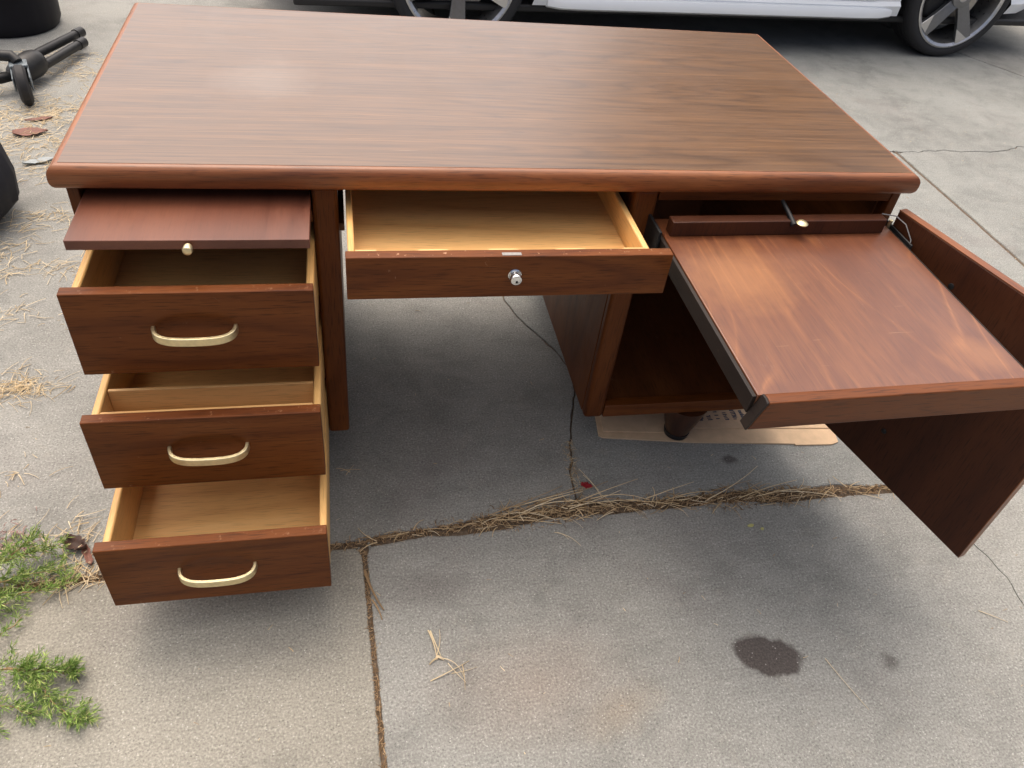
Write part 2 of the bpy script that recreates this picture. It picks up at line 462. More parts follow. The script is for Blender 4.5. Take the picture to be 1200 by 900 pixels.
def gap_half(p):
    x, y = p
    d = 0.0045
    if abs(y - lerp_line([(-7, -0.45), (-0.084, -0.223), (0.386, -0.196), (0.856, -0.147), (1.695, -0.156), (9, -0.22)], x)) < 0.03:
        d = 0.011 + 0.006*mnoise.noise((x*9, y*3, 4.0)) + (0.004 if 0.6 < x < 1.6 else 0)
        if x < 0.4: d = 0.006
    elif y < -0.2 and abs(x - (0.45 + 0.045*(-0.2-y))) < 0.05: d = 0.0038
    elif abs(x-2.83) < 0.02: d = 0.007
    elif 0.85 < x < 1.06 and -0.15 < y < 1.7: d = 0.0016 + 0.0022*max(0, mnoise.noise((x*25, y*25, 2.0)))
    elif y < -0.2 and 1.75 < x < 1.95: d = 0.0008
    elif 1.5 < y < 1.85: d = 0.0012 + 0.003*abs(mnoise.noise((x*12, y*12, 2.0)))
    return max(0.0006, d)

driveway = tag(empty('driveway', (1.0, 0.5, 0)), kind='structure')
def build_slab(ring, mat):
    n = len(ring)
    nr = []
    for i in range(n):
        e1 = (ring[i]-ring[i-1]); e2 = (ring[(i+1) % n]-ring[i])
        a = Vector((-e1.y, e1.x)).normalized() + Vector((-e2.y, e2.x)).normalized()
        nr.append(a.normalized() if a.length > 1e-6 else Vector((0, 0)))
    area = sum(ring[i].x*ring[(i+1) % n].y - ring[(i+1) % n].x*ring[i].y for i in range(n))
    s = 1 if area > 0 else -1
    bm = bmesh.new()
    L = []
    for zz, ex in ((-0.06, 0.0), (-0.007, 0.0), (-0.0015, 0.0022), (0.0, 0.006)):
        rowv = []
        for i in range(n):
            g = gap_half(ring[i])
            q = ring[i] + nr[i]*s*(g + ex*min(1.0, g/0.006) + (mnoise.noise((ring[i].x*60, ring[i].y*60, s*3.3))*0.0012 if ex > 0 else 0)*min(1, g/0.004))
            rowv.append(bm.verts.new((q.x, q.y, zz)))
        L.append(rowv)
    for r0, r1 in zip(L, L[1:]):
        for i in range(n):
            bm.faces.new((r0[i], r0[(i+1) % n], r1[(i+1) % n], r1[i]))
    vv, ee, ff, ov, oe, of = delaunay_2d_cdt([v_.co.xy for v_ in L[-1]], [], [list(range(n))], 1, 1e-7)
    for t_ in ff:
        try: bm.faces.new([L[-1][ov[j][0]] for j in t_])
        except (ValueError, IndexError): pass
    bm.normal_update()
    for f_ in bm.faces:
        if f_.normal.z < -0.9: f_.normal_flip()
    me = bpy.data.meshes.new('concrete_slab'); bm.to_mesh(me); bm.free()
    return link('concrete_slab', me, mat, driveway)
for nm, ring, mat in slabs: build_slab(ring, mat)

# ------------------------------------------------------------------ the desk
W, D, H = 1.524, 0.776, 0.75
T = 0.041                     # thickness of the top
desk = tag(empty('office_desk', (W/2, D/2, 0)), 'large walnut office desk with open drawers, pulled out typing platform and open door', 'desk')

# top: laminate field with rounded wooden moulding round it
lam_in = 0.016
bm = bmesh.new(); box(bm, lam_in, W-lam_in, lam_in, D-lam_in, H-T+0.002, H)
top = mesh_obj('desktop', bm, M_TOP, desk)
def moulding(bm, x0, y0, x1, y1, nx, ny):
    """half-round bar from (x0,y0) to (x1,y1), bulging towards (nx,ny), mitred"""
    prof = []
    r = T*0.43
    for k in range(11):
        a = math.pi/2 - math.pi*k/10
        prof.append((lam_in - r*0.92*1.0 + r*0.92*math.cos(a) if False else r*0.85*math.cos(a) , H - T/2 + (T/2)*math.copysign(abs(math.sin(a))**0.75, math.sin(a))))
    prof = [(lam_in - 0.85*r + o, z) for o, z in prof]
    prof = [(0.0, H)] + prof + [(0.0, H-T)]
    dx, dy = (x1-x0), (y1-y0); L = math.hypot(dx, dy); tx, ty = dx/L, dy/L
    rows = []
    for end, (ex, ey, s) in enumerate(((x0, y0, -1), (x1, y1, 1))):
        rows.append([bm.verts.new((ex + nx*o + tx*s*o, ey + ny*o + ty*s*o, z - 0.0004)) for o, z in prof])
    m = len(prof)
    for k in range(m):
        bm.faces.new((rows[0][k], rows[0][(k+1) % m], rows[1][(k+1) % m], rows[1][k]))
    bm.faces.new(rows[0]); bm.faces.new(rows[1][::-1])
a = lam_in
for (q, mt) in (((a, a, W-a, a, 0, -1), M_EDGE), ((W-a, a, W-a, D-a, 1, 0), M_EDGE_Y), ((W-a, D-a, a, D-a, 0, 1), M_EDGE), ((a, D-a, a, a, -1, 0), M_EDGE_Y)):
    bm = bmesh.new(); moulding(bm, *q)
    mesh_obj('edge_moulding', bm, mt, top, smooth=True)

ZB, YP, YB, ZT = 0.119, 0.020, 0.752, H-T
XA, XB_ = 0.014, 1.510          # outer faces of the case
KL, KR = 0.433, 0.964           # kneehole
# left pedestal
bbox('side_panel', XA, XA+0.018, YP+0.004, YB, ZB, ZT, M_SIDE, desk)
bbox('side_panel', KL-0.020, KL-0.002, YP+0.030, YB, ZB, ZT, M_SIDE, desk)
def stile(x0, x1, z0, z1, r=0.007):
    bm = bmesh.new(); box(bm, x0, x1, YP, YP+0.028, z0, z1)
    return mesh_obj('stile', bm, M_SIDE, desk, r, seg=3)
stile(0.390, KL, ZB, ZT)
bbox('back_panel', XA+0.019, KL-0.021, YB-0.012, YB-0.002, ZB+0.005, ZT-0.001, M_SIDE, desk)
bbox('bottom_panel', XA+0.019, KL-0.021, YP+0.03, YB-0.013, ZB+0.002, ZB+0.016, M_DARK, desk)
for z in (0.268, 0.446, 0.640):
    bbox('drawer_rail', XA+0.019, 0.389, YP+0.004, YP+0.03, z, z+0.020, M_RAIL, desk)
bbox('dust_panel', XA+0.019, KL-0.021, YP+0.031, YB-0.013, 0.645, 0.652, M_DARK, desk)
# right pedestal
bbox('side_panel', KR+0.002, KR+0.020, YP+0.030, YB, ZB, ZT, M_SIDE, desk)
bbox('side_panel', XB_-0.018, XB_, YP, YB, ZB, ZT, M_SIDE, desk)
stile(KR, 1.010, ZB, ZT, 0.010)
bbox('bottom_rail', 1.0105, XB_-0.0185, YP+0.002, YP+0.028, ZB+0.001, ZB+0.036, M_RAIL, desk)
bbox('top_rail', 1.0105, XB_-0.0185, YP+0.002, YP+0.028, 0.686, ZT-0.0005, M_RAIL, desk)
bbox('bottom_panel', KR+0.021, XB_-0.019, YP+0.029, YB-0.013, ZB+0.008, ZB+0.022, M_INNER, desk)
bbox('back_panel', KR+0.021, XB_-0.019, YB-0.012, YB-0.002, ZB+0.005, ZT-0.001, M_INNER, desk)
bbox('inner_lining', KR+0.0205, KR+0.024, YP+0.0285, YB-0.0125, ZB+0.0225, ZT-0.001, M_INNER, desk, 0)
bbox('inner_lining', XB_-0.022, XB_-0.0185, YP+0.0285, YB-0.0125, ZB+0.0225, ZT-0.001, M_INNER, desk, 0)
# kneehole: modesty panel at the back, apron rail
bbox('modesty_panel', KL-0.001, KR+0.001, YB-0.030, YB-0.014, 0.40, ZT-0.001, M_SIDE, desk)
bbox('drawer_runner', KL-0.001, KL+0.009, YP+0.030, 0.60, 0.606, 0.622, M_RAIL, desk, 0.001)
bbox('drawer_runner', KR-0.009, KR+0.001, YP+0.030, 0.60, 0.606, 0.622, M_RAIL, desk, 0.001)

# turned feet
bm = bmesh.new()
prof = [(0.020, 0.0), (0.027, 0.003), (0.029, 0.012), (0.037, 0.040), (0.047, 0.080), (0.056, ZB-0.0005)]
lathe(bm, prof, 28)
leg0 = mesh_obj('leg', bm, M_LEG, None, smooth=True)
bm = bmesh.new(); lathe(bm, [(0.020, 0.0), (0.0300, 0.001), (0.0325, 0.015), (0.0300, 0.0165)], 28)
gl = mesh_obj('foot_glide', bm, M_BLACKMET, leg0, smooth=True)
first = True
for x, y in ((1.236, 0.064), (0.212, 0.10), (1.232, 0.66), (0.212, 0.66)):
    l = leg0 if first else copy_tree(leg0)
    first = False
    l.location = (x, y, 0.0075 if x > 1 else 0.0)
    l.scale = (1, 1, 0.935 if x > 1 else 1.0)
    l.parent = desk; l.matrix_parent_inverse = Matrix.Translation((-W/2, -D/2, 0))

# pedestal drawers -------------------------------------------------------
DW, DH, DT = 0.368, 0.159, 0.020
def front_mesh(w, h, t, dish=None):
    """front board, local origin at the lower left of its outer face, dish = shallow finger hollow"""
    bm = bmesh.new()
    nx, nz = (56, 26) if dish else (1, 1)
    g = []
    for j in range(nz+1):
        r_ = []
        for i in range(nx+1):
            x, z = w*i/nx, h*j/nz
            y = 0.0
            if dish:
                cx, cz, rx, rz, dp = dish
                q = ((x-cx)/rx)**2 + ((z-cz)/rz)**2
                if q < 1: y = dp*(1-q)**0.8
            r_.append(bm.verts.new((x, y, z)))
        g.append(r_)
    for j in range(nz):
        for i in range(nx):
            bm.faces.new((g[j][i], g[j][i+1], g[j+1][i+1], g[j+1][i]))
    loop = g[0][:] + [g[j][nx] for j in range(1, nz+1)] + [g[nz][i] for i in range(nx-1, -1, -1)] + [g[j][0] for j in range(nz-1, 0, -1)]
    back = [bm.verts.new((v.co.x, t, v.co.z)) for v in loop]
    n = len(loop)
    for i in range(n):
        bm.faces.new((loop[i], back[i], back[(i+1) % n], loop[(i+1) % n]))
    bm.faces.new(back)
    return bm
def drawer(y, zb, depth=0.42):
    o = mesh_obj('drawer', front_mesh(DW, DH, DT, (DW/2-0.001, DH/2+0.012, 0.062, 0.026, 0.0045)), M_FRONT, None, 0.0014)
    bx = lambda nm, *c, mat=M_MAPLE, bv=0.0012: bbox(nm, *c, mat, o, bv)
    s0, sh = 0.002, 0.118
    bx('drawer_side', s0, s0+0.013, DT+0.0005, depth, 0.016, 0.016+sh, mat=M_MAPLE_Y, bv=0.003)
    bx('drawer_side', DW-0.0135, DW-0.0008, DT+0.0005, depth, 0.016, 0.016+sh, mat=M_MAPLE_Y, bv=0.003)
    bx('drawer_back', s0+0.0135, DW-0.0140, depth-0.014, depth-0.001, 0.022, 0.012+sh)
    bx('drawer_bottom', s0+0.0135, DW-0.0140, DT+0.0005, depth-0.0145, 0.024, 0.030, bv=0.0)
    # bowed pull of flat brass band
    bm = bmesh.new()
    rows = []
    N = 26
    path = []
    for i in range(N+1):
        u = -1 + 2*i/N
        xx = 0.0615*math.copysign(abs(math.sin(u*math.pi/2))**0.9, u)
        yy = -0.029*(1-abs(u)**2.6) + (0.004 if abs(u) > 0.97 else 0)
        path.append(Vector((xx, yy, -0.004*(1-abs(u)**2.0))))
    for i, p in enumerate(path):
        d = (path[min(i+1, N)]-path[max(i-1, 0)]).normalized()
        nrm = Vector((-d.y, d.x, 0)).normalized()
        th, hh = 0.0030, 0.0072
        rows.append([bm.verts.new(p + nrm*a_ + Vector((0, 0, b_)) + Vector((DW/2-0.001, 0.0, DH/2+0.010))) for a_, b_ in ((-th, -hh), (th, -hh), (th, hh), (-th, hh))])
    for r0, r1 in zip(rows, rows[1:]):
        for k in range(4): bm.faces.new((r0[k], r0[(k+1) % 4], r1[(k+1) % 4], r1[k]))
    bm.faces.new(rows[0][::-1]); bm.faces.new(rows[-1])
    mesh_obj('handle', bm, M_BRASS, o, 0.0011)
    o.location = (0.022, y, zb)
    return o
d1 = drawer(-0.161, 0.470)
d2 = copy_tree(d1); d2.location = (0.022, -0.239, 0.279)
d3 = copy_tree(d1); d3.location = (0.022, -0.357, 0.104)
for o in (d1, d2, d3):
    o.parent = desk; o.matrix_parent_inverse = Matrix.Translation((-W/2, -D/2, 0))
# the middle drawer holds a thin partition
pt = bbox('partition', 0.0158, DW-0.0145, 0.045, 0.050, 0.031, 0.134, M_MAPLE, None, 0.001)
pt.parent = d2
pt = bbox('partition', 0.0158, DW-0.0145, 0.104, 0.110, 0.031, 0.130, M_MAPLE, None, 0.001)
pt.parent = d2

# pull-out writing slide with knob
sl = bbox('writing_slide', 0.036, 0.388, -0.111, 0.40, 0.6735, 0.690, M_SLIDE, desk, 0.0012)
bm = bmesh.new()
lathe(bm, [(0.0035, 0.0), (0.0035, -0.007), (0.0062, -0.0045), (0.0078, -0.014), (0.0066, -0.018), (0.003, -0.0195)], 24, (0.209, -0.111, 0.6815), 'Y')
mesh_obj('knob', bm, M_BRASS, sl, smooth=True)

# centre drawer -----------------------------------------------------------
CX0, CX1, CY, CZ0, CZ1 = 0.4415, 0.984, -0.149, 0.600, 0.680
cd = bbox('centre_drawer', CX0, CX1, CY, CY+0.021, CZ0, CZ1, wood('centre_front_wood', WALNUT, 'X', 5, 8, along=0.14, wear=0.55, rough=0.45, spec=0.2, extra=edge_chips(0.600, 0.680, 0.8)), desk, 0.0016)
cs0, cs1 = 0.4455, 0.953
bbox('drawer_side', cs0, cs0+0.011, CY+0.0215, 0.44, 0.612, 0.672, M_MAPLE_Y, cd, 0.0025)
bbox('drawer_side', cs1-0.011, cs1, CY+0.0215, 0.44, 0.612, 0.672, M_MAPLE_Y, cd, 0.0025)
bbox('drawer_back', cs0+0.0115, cs1-0.0115, 0.425, 0.439, 0.618, 0.660, M_MAPLE, cd)
bbox('drawer_bottom', cs0+0.0115, cs1-0.0115, CY+0.0215, 0.4245, 0.617, 0.623, M_MAPLE, cd, 0)
# inner strip with scalloped top edge behind the front
bm = bmesh.new()
n = 90
x0s, x1s = cs0+0.0118, cs1-0.0118
prof = []
for i in range(n+1):
    x = x0s + (x1s-x0s)*i/n
    u = (i/n*4.2) % 1.0
    prof.append((x, 0.6765 - 0.0045*(1 if 0.28 < u < 0.86 else 0)*min(1, min(u-0.28, 0.86-u)/0.05 if 0.28 < u < 0.86 else 0)))
rw = [[bm.verts.new((x, yy, z)) for x, z in prof] + [bm.verts.new((x1s, yy, 0.6235)), bm.verts.new((x0s, yy, 0.6235))] for yy in (CY+0.0216, CY+0.0285)]
m = len(rw[0])
for k in range(m): bm.faces.new((rw[0][k], rw[0][(k+1) % m], rw[1][(k+1) % m], rw[1][k]))
bm.faces.new(rw[0]); bm.faces.new(rw[1][::-1])
mesh_obj('inner_strip', bm, M_MAPLE, cd)
# lock: ring, barrel with a domed cap and keyhole
bm = bmesh.new()
lathe(bm, [(0.0112, 0.0008), (0.0112, -0.0022), (0.0098, -0.003), (0.0086, -0.002)], 28, (0.713, CY, 0.645), 'Y')
lk = mesh_obj('lock', bm, M_CHROME, cd, smooth=True)
bm = bmesh.new()
lathe(bm, [(0.0068, -0.001), (0.0068, -0.010), (0.0098, -0.0115), (0.0102, -0.0150), (0.0088, -0.0180), (0.0040, -0.0195)], 28, (0.713, CY, 0.645), 'Y')
mesh_obj('lock_cap', bm, M_CHROME, lk, smooth=True)
bm = bmesh.new(); lathe(bm, [(0.0022, -0.0190), (0.0022, -0.0201)], 12, (0.7135, CY, 0.643), 'Y')
mesh_obj('keyhole', bm, M_HOLE, lk)
bbox('strike_plate', 0.690, 0.722, CY+0.003, CY+0.011, CZ1-0.0005, CZ1+0.0006, M_STEEL, lk, 0)

# typing platform -----------------------------------------------------------
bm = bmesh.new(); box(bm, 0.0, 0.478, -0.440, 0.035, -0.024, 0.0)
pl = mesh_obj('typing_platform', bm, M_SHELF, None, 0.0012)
pl.location = (1.0125, -0.012, 0.6455); pl.rotation_euler = (RAD(-0.9+1.8*0), 0, RAD(1.0))
pl.rotation_euler = (RAD(0.9), 0, RAD(1.0))
pl.parent = desk; pl.matrix_parent_inverse = Matrix.Translation((-W/2, -D/2, 0))
def on_pl(o):
    o.parent = pl
    return o
# front lip, its left end cut slanting back, with bevelled top
bm = bmesh.new()
lp = [(-0.460, 0.0015), (-0.460, -0.052), (-0.4405, -0.052), (-0.4405, 0.0025), (-0.4505, 0.0035)]
for xs in ((0.004, -0.006), (0.482, 0.482)):
    pass
ra = [bm.verts.new((0.010 - 0.018*max(0, (-z)/0.052), y, z)) for y, z in lp]
rb = [bm.verts.new((0.482, y, z)) for y, z in lp]
for k in range(len(lp)): bm.faces.new((ra[k], ra[(k+1) % 5], rb[(k+1) % 5], rb[k]))
bm.faces.new(ra); bm.faces.new(rb[::-1])
on_pl(mesh_obj('front_lip', bm, M_RAIL, None, 0.0015))
bm = bmesh.new()
ra = [bm.verts.new((0.0095 - 0.018*max(0, (-z)/0.052), y, z)) for y, z in lp]
rb = [bm.verts.new((v_.co.x - 0.004, v_.co.y, v_.co.z)) for v_ in ra]
for k in range(5): bm.faces.new((ra[k], ra[(k+1) % 5], rb[(k+1) % 5], rb[k]))
bm.faces.new(ra); bm.faces.new(rb[::-1])
on_pl(mesh_obj('lip_end', bm, M_RAILBLACK, None, 0.001))
# blackened steel rail along the left and right edge
for x0, x1 in ((-0.0075, -0.0006), (0.4786, 0.4850)):
    bm = bmesh.new(); box(bm, x0, x1, -0.4400, 0.030, -0.036, -0.0025)
    on_pl(mesh_obj('side_rail', bm, M_RAILBLACK, None, 0.001))
# cleat at the back with latch
bm = bmesh.new(); box(bm, 0.010, 0.452, -0.026, -0.002, 0.0005, 0.030)
cl = on_pl(mesh_obj('back_cleat', bm, M_DARK, None, 0.0018))
bm = bmesh.new()
tube(bm, [(0.243, 0.020, 0.046), (0.247, -0.006, 0.036), (0.251, -0.030, 0.024)], [0.004, 0.0045, 0.006], 10)
lv = mesh_obj('latch_lever', bm, M_BLACKMET, None, smooth=True); lv.parent = cl
bm = bmesh.new(); lathe(bm, [(0.005, -0.002), (0.010, 0.0), (0.0115, 0.003), (0.0075, 0.0065), (0.002, 0.0075)], 22, (0.266, -0.031, 0.026), 'Z')
lt = mesh_obj('latch_knob', bm, M_BRASS, None, smooth=True); lt.parent = cl
# lifting mechanism: plates and bent rod
bm = bmesh.new(); box(bm, 0.4865, 0.4905, -0.075, 0.25, -0.055, 0.004)
on_pl(mesh_obj('lift_plate', bm, M_BLACKMET, None, 0.001))
bm = bmesh.new(); box(bm, -0.0140, -0.0085, -0.030, 0.25, -0.070, 0.012)
on_pl(mesh_obj('lift_plate', bm, M_BLACKMET, None, 0.001))
bm = bmesh.new()
tube(bm, [(0.455, 0.0, 0.028), (0.478, -0.012, 0.030), (0.493, -0.030, 0.022), (0.4975, -0.055, 0.004), (0.4965, -0.075, -0.03)], 0.0012, 6)
on_pl(mesh_obj('release_wire', bm, M_STEEL, None, smooth=True))

# open door ---------------------------------------------------------------
dr = bbox('door', 0.001, 0.470, 0.0, 0.019, 0.0, 0.523, M_DARK, None, 0.0012)
dr.location = (1.502, -0.004, 0.157)
dr.rotation_euler = (0, 0, math.atan2(-0.452, 0.118))
dr.parent = desk; dr.matrix_parent_inverse = Matrix.Translation((-W/2, -D/2, 0))
# edge bands and outer veneer, a shade lighter
bb = bbox('door_edge', 0.001, 0.470, 0.0004, 0.0186, 0.5235, 0.5255, M_EDGE, None, 0); bb.parent = dr
bb = bbox('door_edge', 0.4705, 0.4722, 0.0004, 0.0186, 0.0, 0.523, M_EDGE, None, 0); bb.parent = dr
for x, z in ((0.115, 0.170), (0.205, 0.105), (0.17, 0.46), (0.25, 0.25), (0.36, 0.38)):
    bm = bmesh.new(); lathe(bm, [(0.006, 0.0005), (0.0055, -0.0016), (0.003, -0.0026)], 16, (x, 0, z), 'Y')
    s_ = mesh_obj('screw', bm, M_BLACKMET, None, smooth=True); s_.parent = dr
for z in (0.06, 0.45):
    bm = bmesh.new(); tube(bm, [(-0.004, -0.003, z), (-0.004, -0.003, z+0.05)], 0.004, 10)
    s_ = mesh_obj('hinge', bm, M_BRASS, None, smooth=True); s_.parent = dr

# ------------------------------------------------------------------ cardboard under the right pedestal
M_CARD = plain('cardboard', (0.56, 0.40, 0.255), 0.85, 0, 0.10, 40, 0.1)
M_INK = plain('blue_grey_print', (0.05, 0.055, 0.085), 0.8)
cb = tag(empty('cardboard_sheet', (1.35, 0.3, 0)), 'flattened brown cardboard with printed text lying under the desk foot', 'cardboard')
def sheet(name, pts, z0, z1, mat, par):
    bm = bmesh.new()
    lo = [bm.verts.new((x, y, z0)) for x, y in pts]; hi = [bm.verts.new((x, y, z1)) for x, y in pts]
    n = len(pts)
    for k in range(n): bm.faces.new((lo[k], lo[(k+1) % n], hi[(k+1) % n], hi[k]))
    bm.faces.new(lo[::-1]); bm.faces.new(hi)
    return mesh_obj(name, bm, mat, par)
sheet('panel', [(1.036, 0.072), (1.045, 0.064), (1.27, 0.030), (1.540, 0.003), (1.541, -0.001), (1.640, -0.007), (1.662, 0.0), (1.672, 0.05), (1.70, 0.50), (1.10, 0.55)], 0.0005, 0.0045, M_CARD, cb)
fl = sheet('flap', [(1.255, 0.078), (1.675, 0.046), (1.70, 0.48), (1.29, 0.50)], 0.0047, 0.0072, M_CARD, cb)
sheet('flap', [(1.05, 0.082), (1.252, 0.062), (1.285, 0.50), (1.10, 0.53)], 0.0047, 0.0072, M_CARD, cb)
bm = bmesh.new()
rr = random.Random(3)
for c in range(15):
    x = 1.268 + c*0.0235
    y = 0.092 + rr.random()*0.012
    for wd in range(3):
        for ch in range(rr.randint(4, 9)):
            h = 0.0075*(0.75 + rr.random()*0.5)
            if rr.random() < 0.93 and y < 0.32:
                box(bm, x, x + h*1.5, y, y+0.0030, 0.00722, 0.00750)
                if rr.random() < 0.6: box(bm, x + h*rr.choice((0.1, 1.0)), x + h*rr.choice((1.2, 1.5)), y+0.00305, y+0.0052, 0.00722, 0.0075)
            y += 0.0062
        y += 0.010 if rr.random() < 0.6 else 0.035
tag(mesh_obj('print', bm, M_INK, fl), kind='stuff')

# ------------------------------------------------------------------ white car behind
M_PAINT = plain('white_car_paint', (0.82, 0.85, 0.88), 0.16, 0, 0.02, 4)
M_PAINT.node_tree.nodes['Principled BSDF'].inputs['Coat Weight'].default_value = 0.6
M_TRIM = plain('black_plastic_trim', (0.012, 0.012, 0.013), 0.55)
M_TYRE = plain('tyre_rubber', (0.017, 0.017, 0.019), 0.72, 0, 0.25, 90, 0.2)
M_ALLOY = plain('grey_alloy', (0.20, 0.205, 0.215), 0.38, 0.8, 0.10, 50)
M_BRIGHT = plain('machined_alloy', (0.55, 0.55, 0.55), 0.32, 0.9, 0.06, 50)
M_DISC = plain('brake_disc_steel', (0.42, 0.40, 0.36), 0.4, 0.9, 0.2, 30)
M_GLASS = plain('tinted_glass', (0.015, 0.018, 0.02), 0.05, 0, 0.05)
M_LAMP = plain('lamp_lens', (0.35, 0.04, 0.03), 0.1, 0, 0.05)
M_HEAD = plain('headlamp_lens', (0.6, 0.62, 0.65), 0.08, 0.3, 0.05)

CARX, CARY, CARA = 1.005, 2.660, math.atan2(0.205, 2.82)
WB, CWID = 2.83, 1.84
car = tag(empty('parked_car', (CARX, CARY, 0), CARA), 'white car with five-spoke grey alloy wheels parked behind the desk', 'car')
def on(o, p): o.parent = p; return o
R_T, R_R = 0.328, 0.268
# body: loft of half sections, (v, w) with v = distance inwards from the side
def body_section(u):
    hood = lerp_line([(-0.92, 0.60), (-0.8, 0.72), (-0.3, 0.86), (0.55, 0.97), (1.25, 1.36), (1.7, 1.41), (2.3, 1.37), (3.3, 1.02), (3.62, 0.97), (3.75, 0.80), (3.80, 0.62)], u)
    pinch = lerp_line([(-0.92, 0.40), (-0.8, 0.22), (-0.5, 0.07), (0.2, 0.01), (2.9, 0.0), (3.4, 0.06), (3.7, 0.20), (3.80, 0.36)], u)
    low = lerp_line([(-0.92, 0.34), (-0.6, 0.20), (0.4, 0.205), (2.4, 0.205), (3.3, 0.23), (3.8, 0.36)], u)
    belt = min(hood-0.02, lerp_line([(-0.92, 0.58), (-0.3, 0.80), (0.6, 0.90), (3.0, 0.95), (3.8, 0.80)], u))
    gt = hood
    half = CWID/2
    tin = 0.30 if gt > belt + 0.12 else 0.30 + 0.35*(1-min(1, (gt-belt)/0.12))
    pts = [(0.10, low-0.02), (0.035, low), (0.018, low+0.055), (0.034, low+0.075), (0.020, low+0.16), (-0.004, 0.52 if belt > 0.6 else (low+belt)/2), (0.004, (0.52+belt)/2 if belt > 0.6 else belt-0.04), (0.035, belt), (0.060, belt+0.012)]
    sp = max(belt+0.013, gt-0.06)
    pts += [(0.06 + (tin-0.06)*0.85, sp), (tin+0.06, max(sp+0.004, gt-0.018)), (half*0.65+0.1, max(sp+0.006, gt-0.004)), (half, max(sp+0.008, gt))]
    return [(min(half, v + pinch*(1 - 0.55*min(1, max(0, (w-belt)/0.3)))), w) for v, w in pts]
us = [-0.92, -0.88, -0.8, -0.65, -0.5, -0.3, 0, 0.3, 0.55, 0.8, 1.0, 1.25, 1.5, 1.7, 2.0, 2.3, 2.6, 2.83, 3.0, 3.3, 3.5, 3.62, 3.7, 3.75, 3.8]
bm = bmesh.new()
rows = []
for u in us:
    s = body_section(u)
    full = [(v, w) for v, w in s] + [(CWID-v, w) for v, w in s[-2::-1]]
    rows.append([bm.verts.new((u, v, w)) for v, w in full])
m = len(rows[0])
for r0, r1 in zip(rows, rows[1:]):
    for k in range(m-1): bm.faces.new((r0[k], r0[k+1], r1[k+1], r1[k]))
    bm.faces.new((r0[m-1], r0[0], r1[0], r1[m-1]))
bm.faces.new(rows[0]); bm.faces.new(rows[-1][::-1])
bmesh.ops.recalc_face_normals(bm, faces=bm.faces[:])
body_me = bpy.data.meshes.new('body'); bm.to_mesh(body_me); bm.free()
body = bpy.data.objects.new('body', body_me); COL.objects.link(body)
body_me.materials.append(M_PAINT)
# wheel arches are cut out of the body
bm = bmesh.new()
for u in (0.0, WB):
    for v0, v1 in ((-0.2, 0.27), (CWID-0.27, CWID+0.2)):
        prof_n = 40
        lo = [bm.verts.new((u+0.385*math.cos(2*math.pi*k/prof_n), v0, 0.315+0.385*math.sin(2*math.pi*k/prof_n))) for k in range(prof_n)]
        hi = [bm.verts.new((v.co.x, v1, v.co.z)) for v in lo]
        for k in range(prof_n): bm.faces.new((lo[k], lo[(k+1) % prof_n], hi[(k+1) % prof_n], hi[k]))
        bm.faces.new(lo[::-1]); bm.faces.new(hi)
bmesh.ops.recalc_face_normals(bm, faces=bm.faces[:])
cme = bpy.data.meshes.new('cutter'); bm.to_mesh(cme); bm.free()
cme.materials.append(M_TRIM)
cut = bpy.data.objects.new('cutter', cme); COL.objects.link(cut)
md = body.modifiers.new('arches', 'BOOLEAN'); md.operation = 'DIFFERENCE'; md.object = cut; md.solver = 'EXACT'
try: md.material_mode = 'TRANSFER'
except Exception: pass
dg = bpy.context.evaluated_depsgraph_get()
nm_ = bpy.data.meshes.new_from_object(body.evaluated_get(dg))
body.modifiers.clear(); body.data = nm_
bpy.data.objects.remove(cut)
for p in nm_.polygons: p.use_smooth = True
try: nm_.set_sharp_from_angle(angle=RAD(28))
except Exception: pass
body.parent = car
nm_.name = 'body_shell'

def side_at(u, w):
    s = body_section(u)
    for (v0, w0), (v1, w1) in zip(s, s[1:]):
        if w0 <= w <= w1 and w1 > w0: return v0 + (v1-v0)*(w-w0)/(w1-w0)
    return 0.0
